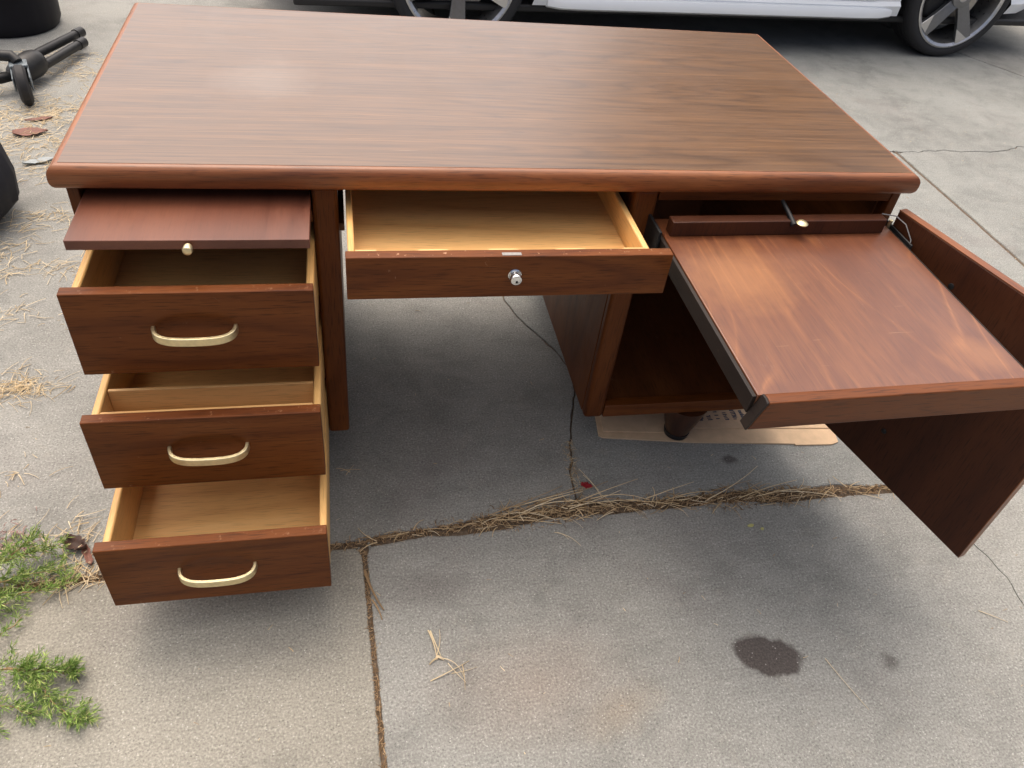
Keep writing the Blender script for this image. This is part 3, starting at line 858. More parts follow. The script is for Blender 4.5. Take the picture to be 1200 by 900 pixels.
# side skirt, under tray, door gaps, windows, lamps
for side in (0, 1):
    f = (lambda v: v) if side == 0 else (lambda v: CWID - v)
    bm = bmesh.new()
    prof = [(0.055, 0.190), (0.010, 0.194), (-0.006, 0.206), (-0.008, 0.232), (0.004, 0.252), (0.055, 0.256)]
    rws = []
    for u, k in ((0.44, 0.55), (0.50, 0.9), (0.60, 1.0), (2.22, 1.0), (2.33, 0.9), (2.41, 0.5)):
        rws.append([bm.verts.new((u, f(0.055 - (0.055-v)*k), 0.222 + (w-0.222)*(0.5+0.5*k))) for v, w in prof])
    q = len(prof)
    for r0, r1 in zip(rws, rws[1:]):
        for k in range(q): bm.faces.new((r0[k], r0[(k+1) % q], r1[(k+1) % q], r1[k]))
    bm.faces.new(rws[0]); bm.faces.new(rws[-1][::-1])
    on(mesh_obj('side_skirt', bm, M_PAINT, None, smooth=True), car)
    # windows
    for u0, u1 in ((0.92, 1.60), (1.66, 2.50)):
        bm = bmesh.new()
        g = []
        for i in range(6):
            u = u0 + (u1-u0)*i/5
            s = body_section(u)
            (v0, w0), (v1, w1) = s[8], s[9]
            col_ = []
            for t in (0.10, 0.88):
                col_.append(bm.verts.new((u, f(v0 + (v1-v0)*t - 0.004), w0 + (w1-w0)*t + 0.002)))
            g.append(col_)
        for a_, b_ in zip(g, g[1:]): bm.faces.new((a_[0], b_[0], b_[1], a_[1]))
        on(mesh_obj('window', bm, M_GLASS, None), car)
    for nm, uu in (('door', (0.52, 1.62)), ('door', (1.635, 2.42))):
        # door: a thin skin following the side, its edges show as gaps
        bm = bmesh.new(); g = []
        for i in range(13):
            t = i/12
            col_ = []
            for w in (0.285, 0.33, 0.40, 0.52, 0.64, 0.76, 0.86):
                u = uu[0] + (uu[1]-uu[0])*t
                if uu[0] > 1.6: u -= max(0, (0.60-w))*0.42*t      # rear edge follows the arch
                col_.append(bm.verts.new((u, f(side_at(u, w) - 0.0035), w)))
            g.append(col_)
        for a_, b_ in zip(g, g[1:]):
            for k in range(len(a_)-1): bm.faces.new((a_[k], b_[k], b_[k+1], a_[k+1]))
        bmesh.ops.recalc_face_normals(bm, faces=bm.faces[:])
        dd = on(mesh_obj(nm, bm, M_PAINT, None, smooth=True), car)
        md = dd.modifiers.new('solid', 'SOLIDIFY'); md.thickness = 0.004; md.offset = 0
        hu = uu[1]-0.22
        bm = bmesh.new()
        tube(bm, [(hu-0.09, f(-0.004), 0.78), (hu-0.07, f(-0.03), 0.785), (hu+0.07, f(-0.03), 0.79), (hu+0.09, f(-0.004), 0.79)], 0.010, 8)
        on(mesh_obj('door_handle', bm, M_PAINT, None, smooth=True), dd)
bm = bmesh.new(); box(bm, -0.75, 3.6, 0.06, CWID-0.06, 0.165, 0.200)
on(mesh_obj('underbody', bm, M_TRIM, None, 0.01), car)
def quad_on(name, mat, pts):
    bm = bmesh.new(); bm.faces.new([bm.verts.new(p) for p in pts])
    o = on(mesh_obj(name, bm, mat, None), car)
    md = o.modifiers.new('solid', 'SOLIDIFY'); md.thickness = 0.008; md.offset = 0
    return o
hc = CWID/2
quad_on('windscreen', M_GLASS, [(0.66, 0.42, 1.035), (0.66, CWID-0.42, 1.035), (1.20, CWID-0.50, 1.345), (1.20, 0.50, 1.345)])
quad_on('rear_window', M_GLASS, [(2.42, 0.50, 1.335), (2.42, CWID-0.50, 1.335), (3.12, CWID-0.44, 1.10), (3.12, 0.44, 1.10)])
for v in (0.42, CWID-0.42):
    quad_on('headlamp', M_HEAD, [(-0.905, v-0.14, 0.55), (-0.905, v+0.14, 0.55), (-0.86, v+0.14, 0.66), (-0.86, v-0.14, 0.66)])
    quad_on('tail_lamp', M_LAMP, [(3.795, v-0.12, 0.66), (3.795, v+0.12, 0.66), (3.765, v+0.12, 0.78), (3.765, v-0.12, 0.78)])

def make_wheel():
    """axis along local Y, outer face at y = 0, centre at origin"""
    bm = bmesh.new()
    # rim barrel
    lathe(bm, [(R_R, 0.014), (R_R+0.004, 0.006), (R_R-0.004, 0.003), (R_R-0.018, 0.012), (R_R-0.024, 0.05), (R_R-0.03, 0.18), (R_R, 0.20)], 56, axis='Y', closed_prof=True)
    w = mesh_obj('wheel', bm, M_BRIGHT, None, smooth=True)
    bm = bmesh.new()
    lathe(bm, [(R_R-0.002, 0.012), (R_R+0.016, 0.004), (R_R+0.036, 0.002), (R_T-0.010, 0.012), (R_T-0.001, 0.030), (R_T, 0.06), (R_T, 0.062), (R_T-0.007, 0.063), (R_T-0.007, 0.070), (R_T, 0.071),
               (R_T, 0.108), (R_T-0.007, 0.109), (R_T-0.007, 0.116), (R_T, 0.117), (R_T, 0.155), (R_T-0.006, 0.200), (R_R-0.002, 0.205)], 72, axis='Y', closed_prof=True)
    on(mesh_obj('tyre', bm, M_TYRE, None, smooth=True), w)
    bm = bmesh.new(); lathe(bm, [(0.05, 0.085), (0.17, 0.085), (0.17, 0.105), (0.05, 0.105)], 48, axis='Y', closed_prof=True)
    on(mesh_obj('brake_disc', bm, M_DISC, None, smooth=True), w)
    bm = bmesh.new(); lathe(bm, [(0.02, 0.028), (0.030, 0.012), (0.062, 0.018), (0.072, 0.040), (0.06, 0.12), (0.02, 0.12)], 40, axis='Y', closed_prof=True)
    on(mesh_obj('hub', bm, M_ALLOY, None, smooth=True), w)
    bm = bmesh.new(); lathe(bm, [(0.029, 0.030), (0.029, 0.014), (0.024, 0.011), (0.004, 0.010)], 32, axis='Y')
    on(mesh_obj('hub_cap', bm, M_BRIGHT, None, smooth=True), w)
    bm = bmesh.new(); box(bm, -0.20, -0.07, 0.058, 0.125, -0.10, 0.10)
    on(mesh_obj('brake_caliper', bm, M_TRIM, None, 0.02), w)
    # blade spokes: flat broad faces, twisted against the radius
    sm = None
    for k in range(5):
        a0 = RAD(78 + 72*k)
        if sm is None:
            bm = bmesh.new()
            st = [(0.050, -0.030, 0.026, 0.030, 0.016), (0.12, -0.042, 0.024, 0.020, 0.012), (0.20, -0.058, 0.022, 0.012, 0.008), (R_R-0.014, -0.074, 0.020, 0.008, 0.008)]
            rs = []
            for r_, lo_, hi_, yl, yh in st:
                rs.append([bm.verts.new(c) for c in ((r_, yl, lo_), (r_, yh, hi_), (r_, yh+0.035, hi_-0.004), (r_, yl+0.030, lo_+0.004))])
            for r0, r1 in zip(rs, rs[1:]):
                for j in range(4): bm.faces.new((r0[j], r0[(j+1) % 4], r1[(j+1) % 4], r1[j]))
            bm.faces.new(rs[0]); bm.faces.new(rs[-1][::-1])
            o = mesh_obj('spoke', bm, M_ALLOY, None, 0.003)
            sm = o
            # bright machined end of the blade
            bm = bmesh.new()
            e = [(0.175, -0.053, 0.0115), (0.250, -0.071, 0.0065), (0.250, -0.010, 0.0055)]
            lo = [bm.verts.new((r_, y_, z_)) for r_, z_, y_ in e]; hi = [bm.verts.new((r_, y_+0.004, z_)) for r_, z_, y_ in e]
            for j in range(3): bm.faces.new((lo[j], lo[(j+1) % 3], hi[(j+1) % 3], hi[j]))
            bm.faces.new(lo); bm.faces.new(hi[::-1])
            # kept in the same spoke mesh to stay on its level
            tmp = bpy.data.meshes.new('blade_tip'); bm.to_mesh(tmp); bm.free()
            full = bmesh.new(); full.from_mesh(o.data)
            nf = len(full.faces)
            full.from_mesh(tmp)
            full.faces.ensure_lookup_table()
            for j in range(nf, len(full.faces)): full.faces[j].material_index = 1
            full.to_mesh(o.data); full.free()
            o.data.materials.append(M_BRIGHT)
        else:
            o = sm.copy(); COL.objects.link(o)
        o.rotation_euler = (0, -a0, 0)
        on(o, w)
    return w
w0 = make_wheel()
wheels = [w0] + [copy_tree(w0) for _ in range(3)]
for w, (u, v, rz, spin) in zip(wheels, ((0, 0.0, 0, 20), (WB, 0.0, 0, -9), (0, CWID, math.pi, 0), (WB, CWID, math.pi, 40))):
    w.location = (u, v, R_T-0.002); w.rotation_euler = (0, RAD(spin), rz)
    w.parent = car

# ------------------------------------------------------------------ black bin, stand with caster, black bag at the left
M_BIN = plain('black_plastic', (0.008, 0.008, 0.011), 0.5, 0, 0.3, 9, 0.3)
M_BIN.node_tree.nodes['Principled BSDF'].inputs['Specular IOR Level'].default_value = 0.2
def lumpy(prof, n, cx, cy, amp, folds, seed):
    bm = bmesh.new(); rings = []
    for r_, h in prof:
        ring = []
        for k in range(n):
            t = 2*math.pi*k/n
            rr_ = r_*(1 + amp*mnoise.noise((math.cos(t)*2.2+seed, math.sin(t)*2.2, h*3)) + folds*abs(mnoise.noise((math.cos(t)*5+seed, math.sin(t)*5, h*0.8))))
            ring.append(bm.verts.new((cx + rr_*math.cos(t), cy + rr_*math.sin(t), h)))
        rings.append(ring)
    for a_, b_ in zip(rings, rings[1:]):
        for k in range(n): bm.faces.new((a_[k], a_[(k+1) % n], b_[(k+1) % n], b_[k]))
    bm.faces.new(rings[0][::-1]); bm.faces.new(rings[-1])
    return bm
bin_o = mesh_obj('plastic_bin', lumpy([(0.17, 0.0), (0.20, 0.004), (0.212, 0.03), (0.213, 0.08), (0.217, 0.2), (0.222, 0.32), (0.228, 0.44), (0.240, 0.445), (0.240, 0.475), (0.228, 0.478), (0.220, 0.46), (0.20, 0.05)], 72, -0.985, 2.765, 0.01, 0.035, 3.0), M_BIN, None, smooth=True)
tag(bin_o, 'black plastic bin standing on the concrete behind the caster stand', 'bin')
M_BAG = plain('dark_nylon', (0.014, 0.014, 0.019), 0.7, 0, 0.3, 30, 0.25)
M_BAG.node_tree.nodes['Principled BSDF'].inputs['Specular IOR Level'].default_value = 0.25
bag = mesh_obj('nylon_bag', lumpy([(0.16, 0.0), (0.205, 0.012), (0.25, 0.06), (0.262, 0.14), (0.25, 0.24), (0.20, 0.32), (0.10, 0.36), (0.02, 0.37)], 72, -0.775, 1.09, 0.08, 0.05, 11.0), M_BAG, None, smooth=True)
tag(bag, 'dark nylon bag on the straw littered concrete left of the desk', 'bag')

st = tag(empty('caster_stand', (-0.73, 2.1, 0)), 'black metal stand lying by the bin with two rods and a grey caster', 'stand')
M_CAST = plain('grey_caster', (0.17, 0.20, 0.22), 0.4, 0.2, 0.2, 40)
bm = bmesh.new()
tube(bm, [(-0.765, 2.025, 0.062), (-0.760, 2.045, 0.062), (-0.745, 2.085, 0.063), (-0.722, 2.145, 0.064), (-0.712, 2.172, 0.064), (-0.707, 2.184, 0.064)], [0.016, 0.034, 0.049, 0.051, 0.045, 0.032], 22)
hub = mesh_obj('hub', bm, M_BLACKMET, None, smooth=True); attach(hub, st)
for p0, p1 in (((-0.742, 2.17, 0.075), (-0.632, 2.52, 0.058)), ((-0.690, 2.15, 0.055), (-0.610, 2.44, 0.045))):
    p0, p1 = Vector(p0), Vector(p1)
    bm = bmesh.new(); tube(bm, [p0, p0.lerp(p1, 0.5), p1], 0.0175, 16)
    rd = mesh_obj('rod', bm, M_BLACKMET, None, smooth=True); attach(rd, st)
    bm = bmesh.new(); tube(bm, [p1 - (p1-p0).normalized()*0.035, p1 + (p1-p0).normalized()*0.012, p1 + (p1-p0).normalized()*0.018], [0.0205, 0.0205, 0.013], 16)
    cp = mesh_obj('end_cap', bm, M_BLACKMET, None, smooth=True); attach(cp, rd)
bm = bmesh.new(); tube(bm, [(-0.77, 2.03, 0.06), (-0.80, 2.00, 0.062), (-0.92, 1.97, 0.075)], [0.018, 0.020, 0.022], 14)
arm = mesh_obj('arm', bm, M_BLACKMET, None, smooth=True); attach(arm, st)
bm = bmesh.new(); box(bm, -0.98, -0.875, 2.10, 2.25, 0.02, 0.07)
blk = mesh_obj('block', bm, M_CAST, None, 0.01); attach(blk, st)
# caster: wheel with fork, stem to the arm
bm = bmesh.new(); lathe(bm, [(0.018, -0.011), (0.040, -0.014), (0.048, -0.008), (0.048, 0.008), (0.040, 0.014), (0.018, 0.011)], 32, axis='X', closed_prof=True)
cw = mesh_obj('caster_wheel', bm, M_TYRE, None, smooth=True)
cw.scale = (1.45, 1.45, 1.45); cw.location = (-0.700, 1.93, 0.0696); cw.rotation_euler = (0, 0, RAD(18)); cw.parent = st; cw.matrix_parent_inverse = Matrix.Translation((0.73, -2.1, 0))
bm = bmesh.new()
for sx in (-0.021, 0.017):
    box(bm, sx, sx+0.004, -0.012, 0.085, -0.012, 0.022)
box(bm, -0.021, 0.021, 0.050, 0.092, 0.0225, 0.030)
fk = mesh_obj('caster_fork', bm, M_CAST, None, 0.003); fk.parent = cw
bm = bmesh.new(); tube(bm, [(0, 0.072, 0.03), (-0.01, 0.085, 0.042), (-0.07, 0.10, 0.045)], 0.014, 12)
sm_ = mesh_obj('caster_stem', bm, M_BLACKMET, None, smooth=True); sm_.parent = cw

# ------------------------------------------------------------------ plant litter
def straw_material(name, stops, rough=0.8):
    k = NT(name)
    geo = k.n('ShaderNodeNewGeometry').outputs['Random Per Island']
    k.l(k.ramp(geo, stops), k.b.inputs['Base Color'])
    k.b.inputs['Roughness'].default_value = rough
    return k.m
M_STRAW = straw_material('dry_straw', [(0.0, (0.26, 0.16, 0.075)), (0.35, (0.42, 0.29, 0.15)), (0.7, (0.60, 0.45, 0.26)), (1.0, (0.75, 0.62, 0.42))])
M_CHAFF = straw_material('brown_chaff', [(0.0, (0.08, 0.045, 0.022)), (0.5, (0.24, 0.15, 0.075)), (1.0, (0.46, 0.32, 0.18))])
M_PALE = straw_material('pale_straw', [(0.0, (0.50, 0.37, 0.20)), (1.0, (0.78, 0.66, 0.46))])

def blade(vs_, fs_, x, y, z, ang, L, w, curve, lift, n=4):
    px, py = x, y
    a = ang
    b0 = len(vs_)
    for i in range(n+1):
        t = i/n
        ww = w*(1-0.55*t)*0.5
        nx, ny = -math.sin(a), math.cos(a)
        zz = z + lift*math.sin(math.pi*t)
        vs_.append((px+nx*ww, py+ny*ww, zz)); vs_.append((px-nx*ww, py-ny*ww, zz+w*0.25)); vs_.append((px, py, zz+w*0.55))
        a += curve/n
        px += math.cos(a)*L/n; py += math.sin(a)*L/n
    for i in range(n):
        q = b0+3*i
        for j, k in ((0, 2), (2, 1), (1, 0)):
            fs_.append((q+j, q+k, q+3+k, q+3+j))
def litter(name, items, mat, n=3):
    v, f = [], []
    for it in items: blade(v, f, *it, n=n)
    me = bpy.data.meshes.new(name); me.from_pydata(v, [], f)
    return link(name, me, mat)
rg = random.Random(21)
AL = [(-7, -0.45), (-0.084, -0.223), (0.386, -0.196), (0.856, -0.147), (1.695, -0.156), (9, -0.22)]
items, chaff = [], []
for i in range(6500):
    x = rg.uniform(-0.25, 1.95)
    den = lerp_line([(-0.25, 0.35), (0.35, 0.25), (0.62, 0.35), (0.74, 1.0), (0.92, 1.0), (1.0, 0.45), (1.15, 0.5), (1.28, 1.0), (1.45, 0.9), (1.6, 0.4), (1.95, 0.3)], x)
    if rg.random() > den: continue
    sp = lerp_line([(-0.25, 0.006), (0.5, 0.007), (0.66, 0.010), (0.78, 0.024), (0.90, 0.024), (1.0, 0.011), (1.15, 0.011), (1.28, 0.022), (1.42, 0.020), (1.55, 0.009), (1.95, 0.006)], x)
    y = lerp_line(AL, x) + max(-1.6*sp, min(1.6*sp, rg.gauss(0.0, sp*0.8)))
    L = rg.uniform(0.004, 0.015)
    chaff.append((x, y, rg.uniform(-0.004, 0.004), rg.uniform(0, 6.28), L, rg.uniform(0.0010, 0.0026), rg.uniform(-1, 1), rg.uniform(0, 0.004)))
for i in range(560):
    x = rg.uniform(0.40, 1.75)
    sp = lerp_line([(0.4, 0.006), (0.66, 0.010), (0.78, 0.022), (0.92, 0.022), (1.02, 0.012), (1.15, 0.012), (1.3, 0.022), (1.45, 0.018), (1.75, 0.006)], x)
    if rg.random() > lerp_line([(0.4, 0.12), (0.66, 0.25), (0.76, 0.9), (0.92, 0.9), (1.02, 0.5), (1.15, 0.5), (1.28, 0.9), (1.45, 0.8), (1.6, 0.3), (1.75, 0.2)], x): continue
    y = lerp_line(AL, x) + max(-1.3*sp, min(1.3*sp, rg.gauss(0.0, sp*0.7)))
    L = rg.uniform(0.015, 0.055)
    items.append((x, y, rg.uniform(0.0, 0.006), rg.gauss(0.05, 0.5) + rg.choice((0, math.pi)), L, rg.uniform(0.0012, 0.0026), rg.uniform(-0.9, 0.9), rg.uniform(0, 0.006)))
for i in range(26):       # long stalks
    x = rg.uniform(0.72, 1.45)
    y = lerp_line(AL, x) + rg.gauss(0.004, 0.014)
    items.append((x, y, 0.006, rg.gauss(0.05, 0.16), rg.uniform(0.10, 0.20), 0.0030, rg.uniform(-0.45, 0.45), rg.uniform(0.003, 0.014)))
# joint between front slabs and crack in the kneehole
for i in range(420):
    y = rg.uniform(-0.75, -0.2)
    x = 0.45 + 0.045*(-0.2-y) + rg.gauss(0, 0.004)
    chaff.append((x, y, rg.uniform(-0.0045, -0.001), rg.uniform(0, 6.28), rg.uniform(0.006, 0.018), 0.0016, rg.uniform(-1, 1), 0.001))
for i in range(130):
    y = rg.uniform(-0.12, 0.06)
    x = 0.943 + max(0, y)*0.15 + rg.gauss(0.004, 0.006)
    items.append((x, y, 0.001, rg.uniform(0, 6.28), rg.uniform(0.004, 0.016), 0.0011, rg.uniform(-1, 1), 0.001))
tag(litter('dry_grass_litter', items, M_STRAW, 4), 'pale dry grass stalks lying in the joint between the concrete slabs', 'dry grass', kind='stuff')
tag(litter('brown_chaff_litter', chaff, M_CHAFF, 2), 'brown chaff and soil crumbs filling the joints of the concrete', 'chaff', kind='stuff')
# straw drifts left of the desk
items = []
drifts = [(-0.72, 2.36, 0.16, 0.05, 200), (-0.60, 1.86, 0.12, 0.05, 260), (-0.55, 1.62, 0.12, 0.06, 260), (-0.52, 1.42, 0.10, 0.05, 160), (-0.62, 1.75, 0.10, 0.10, 220), (-0.80, 1.75, 0.10, 0.10, 260), (-0.42, 1.10, 0.08, 0.03, 110),
          (-0.50, 0.90, 0.035, 0.09, 110), (-0.48, 2.22, 0.16, 0.025, 120), (-0.33, 0.335, 0.045, 0.022, 190), (-0.33, 0.84, 0.06, 0.03, 60), (-0.42, 0.62, 0.05, 0.03, 50), (-0.33, 0.06, 0.05, 0.02, 40), (-0.16, -0.12, 0.09, 0.03, 110),
          (-0.10, -0.215, 0.06, 0.015, 110), (-0.55, 2.05, 0.15, 0.15, 160)]
for cx, cy, sx, sy, n in drifts:
    for i in range(int(n*0.75)):
        items.append((cx + rg.gauss(0, sx), cy + rg.gauss(0, sy), rg.uniform(0.0005, 0.005), rg.gauss(0.35, 0.9) + rg.choice((0, math.pi)), rg.uniform(0.015, 0.06), rg.uniform(0.0012, 0.0026), rg.uniform(-0.9, 0.9), rg.uniform(0, 0.004)))
tag(litter('straw_drifts', items, M_PALE, 3), 'pale straw drifts scattered on the concrete left of the desk', 'straw', kind='stuff')
# crumbs everywhere
items = []
for i in range(1100):
    x, y = rg.uniform(-0.9, 3.6), rg.uniform(-0.85, 2.4)
    if x > -0.1 and rg.random() < 0.55: continue
    items.append((x, y, 0.0004, rg.uniform(0, 6.28), rg.uniform(0.003, 0.014), rg.uniform(0.0008, 0.0018), rg.uniform(-0.8, 0.8), 0.0004))
tag(litter('scattered_crumbs', items, M_STRAW, 2), 'tiny dry plant crumbs strewn over the whole driveway', 'crumbs', kind='stuff')

# single sprigs, leaves and petals
def strands(name, data, mat, label, cat, group=None):
    v, f = [], []
    for d_ in data: blade(v, f, *d_, n=8)
    me = bpy.data.meshes.new(name); me.from_pydata(v, [], f)
    return tag(link(name, me, mat), label, cat, group)
strands('dry_sprig', [(0.566, -0.408, 0.001, RAD(-72), 0.062, 0.0034, -0.25, 0.004), (0.570, -0.410, 0.002, RAD(-80), 0.055, 0.0030, 0.15, 0.003), (0.576, -0.463, 0.002, RAD(62), 0.055, 0.0018, 0.5, 0.002), (0.582, -0.468, 0.002, RAD(-14), 0.060, 0.0020, -1.0, 0.006),
        (0.560, -0.510, 0.001, RAD(14), 0.082, 0.0026, 0.25, 0.004), (0.596, -0.480, 0.002, RAD(-65), 0.05, 0.0018, 0.3, 0.002), (0.622, -0.485, 0.001, RAD(-85), 0.050, 0.0016, -0.2, 0.002), (0.578, -0.468, 0.002, RAD(200), 0.02, 0.004, 0.4, 0.003), (0.600, -0.50, 0.001, RAD(-5), 0.05, 0.0014, 0.4, 0.002), (0.576, -0.463, 0.0, RAD(-40), 0.016, 0.008, 0.2, 0.004)], M_PALE,
        'small tangled sprig of straw alone on the front slab', 'sprig')
strands('straw_stalk', [(0.862, -0.205, 0.001, RAD(-20), 0.065, 0.0022, -0.6, 0.003), (0.868, -0.206, 0.001, RAD(-35), 0.03, 0.0018, -0.3, 0.003)], M_PALE, 'forked pale straw stalk just below the grassy joint', 'straw')
strands('straw_stalk', [(1.338, -0.560, 0.001, RAD(-78), 0.115, 0.0016, 0.2, 0.002)], M_PALE, 'thin straight straw stalk right of the dark stain', 'straw')
strands('straw_stalk', [(1.735, -0.498, 0.001, RAD(-38), 0.06, 0.0020, 0.1, 0.002)], M_PALE, 'pale straw stalk near the hairline crack at lower right', 'straw')
strands('straw_stalk', [(0.960, -0.03, 0.001, RAD(-75), 0.075, 0.0020, 0.3, 0.006), (0.966, -0.05, 0.001, RAD(-62), 0.07, 0.0018, -0.2, 0.004), (0.985, -0.09, 0.001, RAD(-70), 0.035, 0.0016, -0.2, 0.004)], M_PALE, 'short straw stalks beside the red petal', 'straw')
strands('straw_stalk', [(0.408, 0.012, 0.001, RAD(-8), 0.045, 0.0018, 0.2, 0.004), (0.42, -0.002, 0.001, RAD(50), 0.035, 0.0014, 0.2, 0.004), (0.43, 0.005, 0.001, RAD(150), 0.035, 0.0014, 0.2, 0.004)], M_STRAW, 'crossed straw stalks on the shaded concrete under the kneehole', 'straw')
strands('dark_twig', [(0.452, -0.262, 0.002, RAD(-82), 0.10, 0.0065, 0.35, 0.004), (0.463, -0.33, 0.002, RAD(-60), 0.05, 0.0045, -0.3, 0.003)], M_CHAFF, 'dark crooked twig lying in the joint between the front slabs', 'twig')

def leaf(name, x, y, ang, L, w, mat, label, cat, curl=0.5, z=0.001, seed=0, group=None):
    bm = bmesh.new(); n, m_ = 10, 4
    g = []
    ca, sa = math.cos(ang), math.sin(ang)
    for i in range(n+1):
        t = i/n
        hw = w*0.5*math.sin(math.pi*min(1, 0.06+t*0.94))**0.7*(1 + 0.7*mnoise.noise((t*7, seed*1.3, 0.0)))
        r_ = []
        for j in range(m_+1):
            s = -1 + 2*j/m_
            lx, ly = (t-0.5)*L, s*hw
            lz = z + curl*w*0.35*s*s + 0.12*w*mnoise.noise((t*4, s*2, seed)) + curl*w*0.2*(2*t-1)**2 + 0.06*w
            r_.append(bm.verts.new((x + lx*ca - ly*sa, y + lx*sa + ly*ca, max(0.0006, lz))))
        g.append(r_)
    for i in range(n):
        for j in range(m_): bm.faces.new((g[i][j], g[i+1][j], g[i+1][j+1], g[i][j+1]))
    o = mesh_obj(name, bm, mat, None, smooth=True)
    md = o.modifiers.new('solid', 'SOLIDIFY'); md.thickness = 0.0006; md.offset = 1
    return tag(o, label, cat, group)
M_RED = plain('crimson_petal', (0.22, 0.006, 0.014), 0.5)
M_DEAD = plain('dead_leaf', (0.17, 0.075, 0.055), 0.7, 0, 0.35, 120)
M_DEAD2 = plain('dark_pod', (0.055, 0.028, 0.020), 0.7, 0, 0.4, 120, 0.4)
M_GREYL = plain('grey_leaf', (0.25, 0.28, 0.29), 0.5, 0, 0.2, 80)
M_YEL = plain('yellowed_leaf', (0.42, 0.40, 0.16), 0.6, 0, 0.2, 80)
M_PINK = plain('pink_litter', (0.34, 0.24, 0.22), 0.8, 0, 0.4, 120)
leaf('red_petal', 0.966, -0.083, RAD(-25), 0.028, 0.017, M_RED, 'small crimson petal by the crack in front of the right pedestal', 'petal', 0.4)
leaf('dead_leaf', -0.633, 1.675, RAD(12), 0.11, 0.055, M_DEAD, 'reddish brown dead leaf, larger of the two left of the desk', 'leaf', 0.3, seed=2)
leaf('dead_leaf', -0.632, 1.785, RAD(20), 0.09, 0.026, M_DEAD, 'narrow brown dead leaf just below the caster wheel', 'leaf', 0.5, seed=5)
leaf('grey_leaf', -0.550, 1.465, RAD(25), 0.11, 0.030, M_GREYL, 'bluish grey curled leaf beside the dark nylon bag', 'leaf', 0.6, seed=8)
leaf('seed_pod', -0.108, -0.145, RAD(-30), 0.050, 0.030, M_DEAD2, 'dark curled seed pod left of the lowest drawer', 'seed pod', 1.2, seed=9)
leaf('dead_leaf', -0.083, -0.170, RAD(-65), 0.055, 0.018, M_DEAD, 'small brown leaf tucked under the dark seed pod', 'leaf', 0.8, seed=12)
leaf('yellow_leaf', 1.318, -0.232, RAD(10), 0.016, 0.009, M_YEL, 'larger of two tiny yellowed leaves on the front slab', 'leaf', 0.3, seed=14)
leaf('yellow_leaf', 1.342, -0.243, RAD(30), 0.009, 0.006, M_YEL, 'smaller of two tiny yellowed leaves on the front slab', 'leaf', 0.3, seed=15)
v, f = [], []
for i in range(120):
    blade(v, f, -0.235 + rg.gauss(0, 0.028), -0.125 + rg.gauss(0, 0.022), rg.uniform(0.001, 0.012), rg.uniform(0, 6.28), rg.uniform(0.006, 0.018), rg.uniform(0.002, 0.005), rg.uniform(-1, 1), 0.003, n=3)
me = bpy.data.meshes.new('pink_petal_litter'); me.from_pydata(v, [], f)
tag(link('pink_petal_litter', me, M_PINK), 'pinkish dry petal litter above the green juniper at left edge', 'petals', kind='stuff')

# ------------------------------------------------------------------ juniper sprigs, lower left
M_NEEDLE = straw_material('juniper_needles', [(0.0, (0.09, 0.17, 0.030)), (0.4, (0.18, 0.30, 0.058)), (0.75, (0.32, 0.43, 0.11)), (0.93, (0.46, 0.52, 0.20)), (1.0, (0.46, 0.40, 0.20))], 0.6)
M_STEM = plain('juniper_stem', (0.30, 0.20, 0.10), 0.8, 0, 0.3, 200)
def juniper(name, root, branches, label, seed):
    r = random.Random(seed)
    t_ = tag(empty(name, root), label, 'shrub')
    for pts, dens, spread in branches:
        P_ = [Vector(p) for p in pts]
        path = []
        for a_, b_ in zip(P_, P_[1:]):
            for k in range(6): path.append(a_.lerp(b_, k/6))
        path.append(P_[-1])
        path = [p + Vector((r.gauss(0, 0.0012), r.gauss(0, 0.0012), r.gauss(0, 0.0012))) for p in path]
        bm = bmesh.new(); nn = len(path)
        tube(bm, path, [0.0026*(1-0.75*i/nn) for i in range(nn)], 6)
        br = mesh_obj('branch', bm, M_STEM, None, smooth=True); attach(br, t_)
        v, f = [], []
        def needle(p, d_, L, w):
            s = d_.cross(Vector((r.gauss(0, 1), r.gauss(0, 1), r.gauss(0, 1)))).normalized()*w
            b0 = len(v)
            q = p + d_*L
            m1 = p + d_*L*0.45 + Vector((0, 0, 0.0006))
            for c_ in (p, m1+s, q, m1-s): v.append(tuple((c_.x, c_.y, max(0.0008, c_.z))))
            f.append((b0, b0+1, b0+2, b0+3))
        for i in range(2, nn):
            d0 = (path[min(i+1, nn-1)]-path[i-1]).normalized()
            for s_ in range(dens):
                sd = Vector((r.gauss(0, 1), r.gauss(0, 1), r.gauss(0.25, 0.7))).normalized()
                td = (d0*0.9 + sd*0.9).normalized()
                tl = spread*(0.25 + 0.75*r.random())*(1 - 0.45*i/nn)
                p = path[i].copy()
                k = int(tl*1.25/0.0030)
                for j in range(k):
                    p = p + td*0.0030 + Vector((0, 0, 0.0002))
                    td = (td + Vector((r.gauss(0, 0.06), r.gauss(0, 0.06), r.gauss(0.01, 0.06)))).normalized()
                    for _ in range(2):
                        nd = (td*0.85 + Vector((r.gauss(0, 0.45), r.gauss(0, 0.45), r.gauss(0.05, 0.45)))).normalized()
                        needle(p, nd, r.uniform(0.008, 0.018), r.uniform(0.0006, 0.0011))
        me = bpy.data.meshes.new('needles'); me.from_pydata(v, [], f)
        o = link('needles', me, M_NEEDLE, None); attach(o, br)
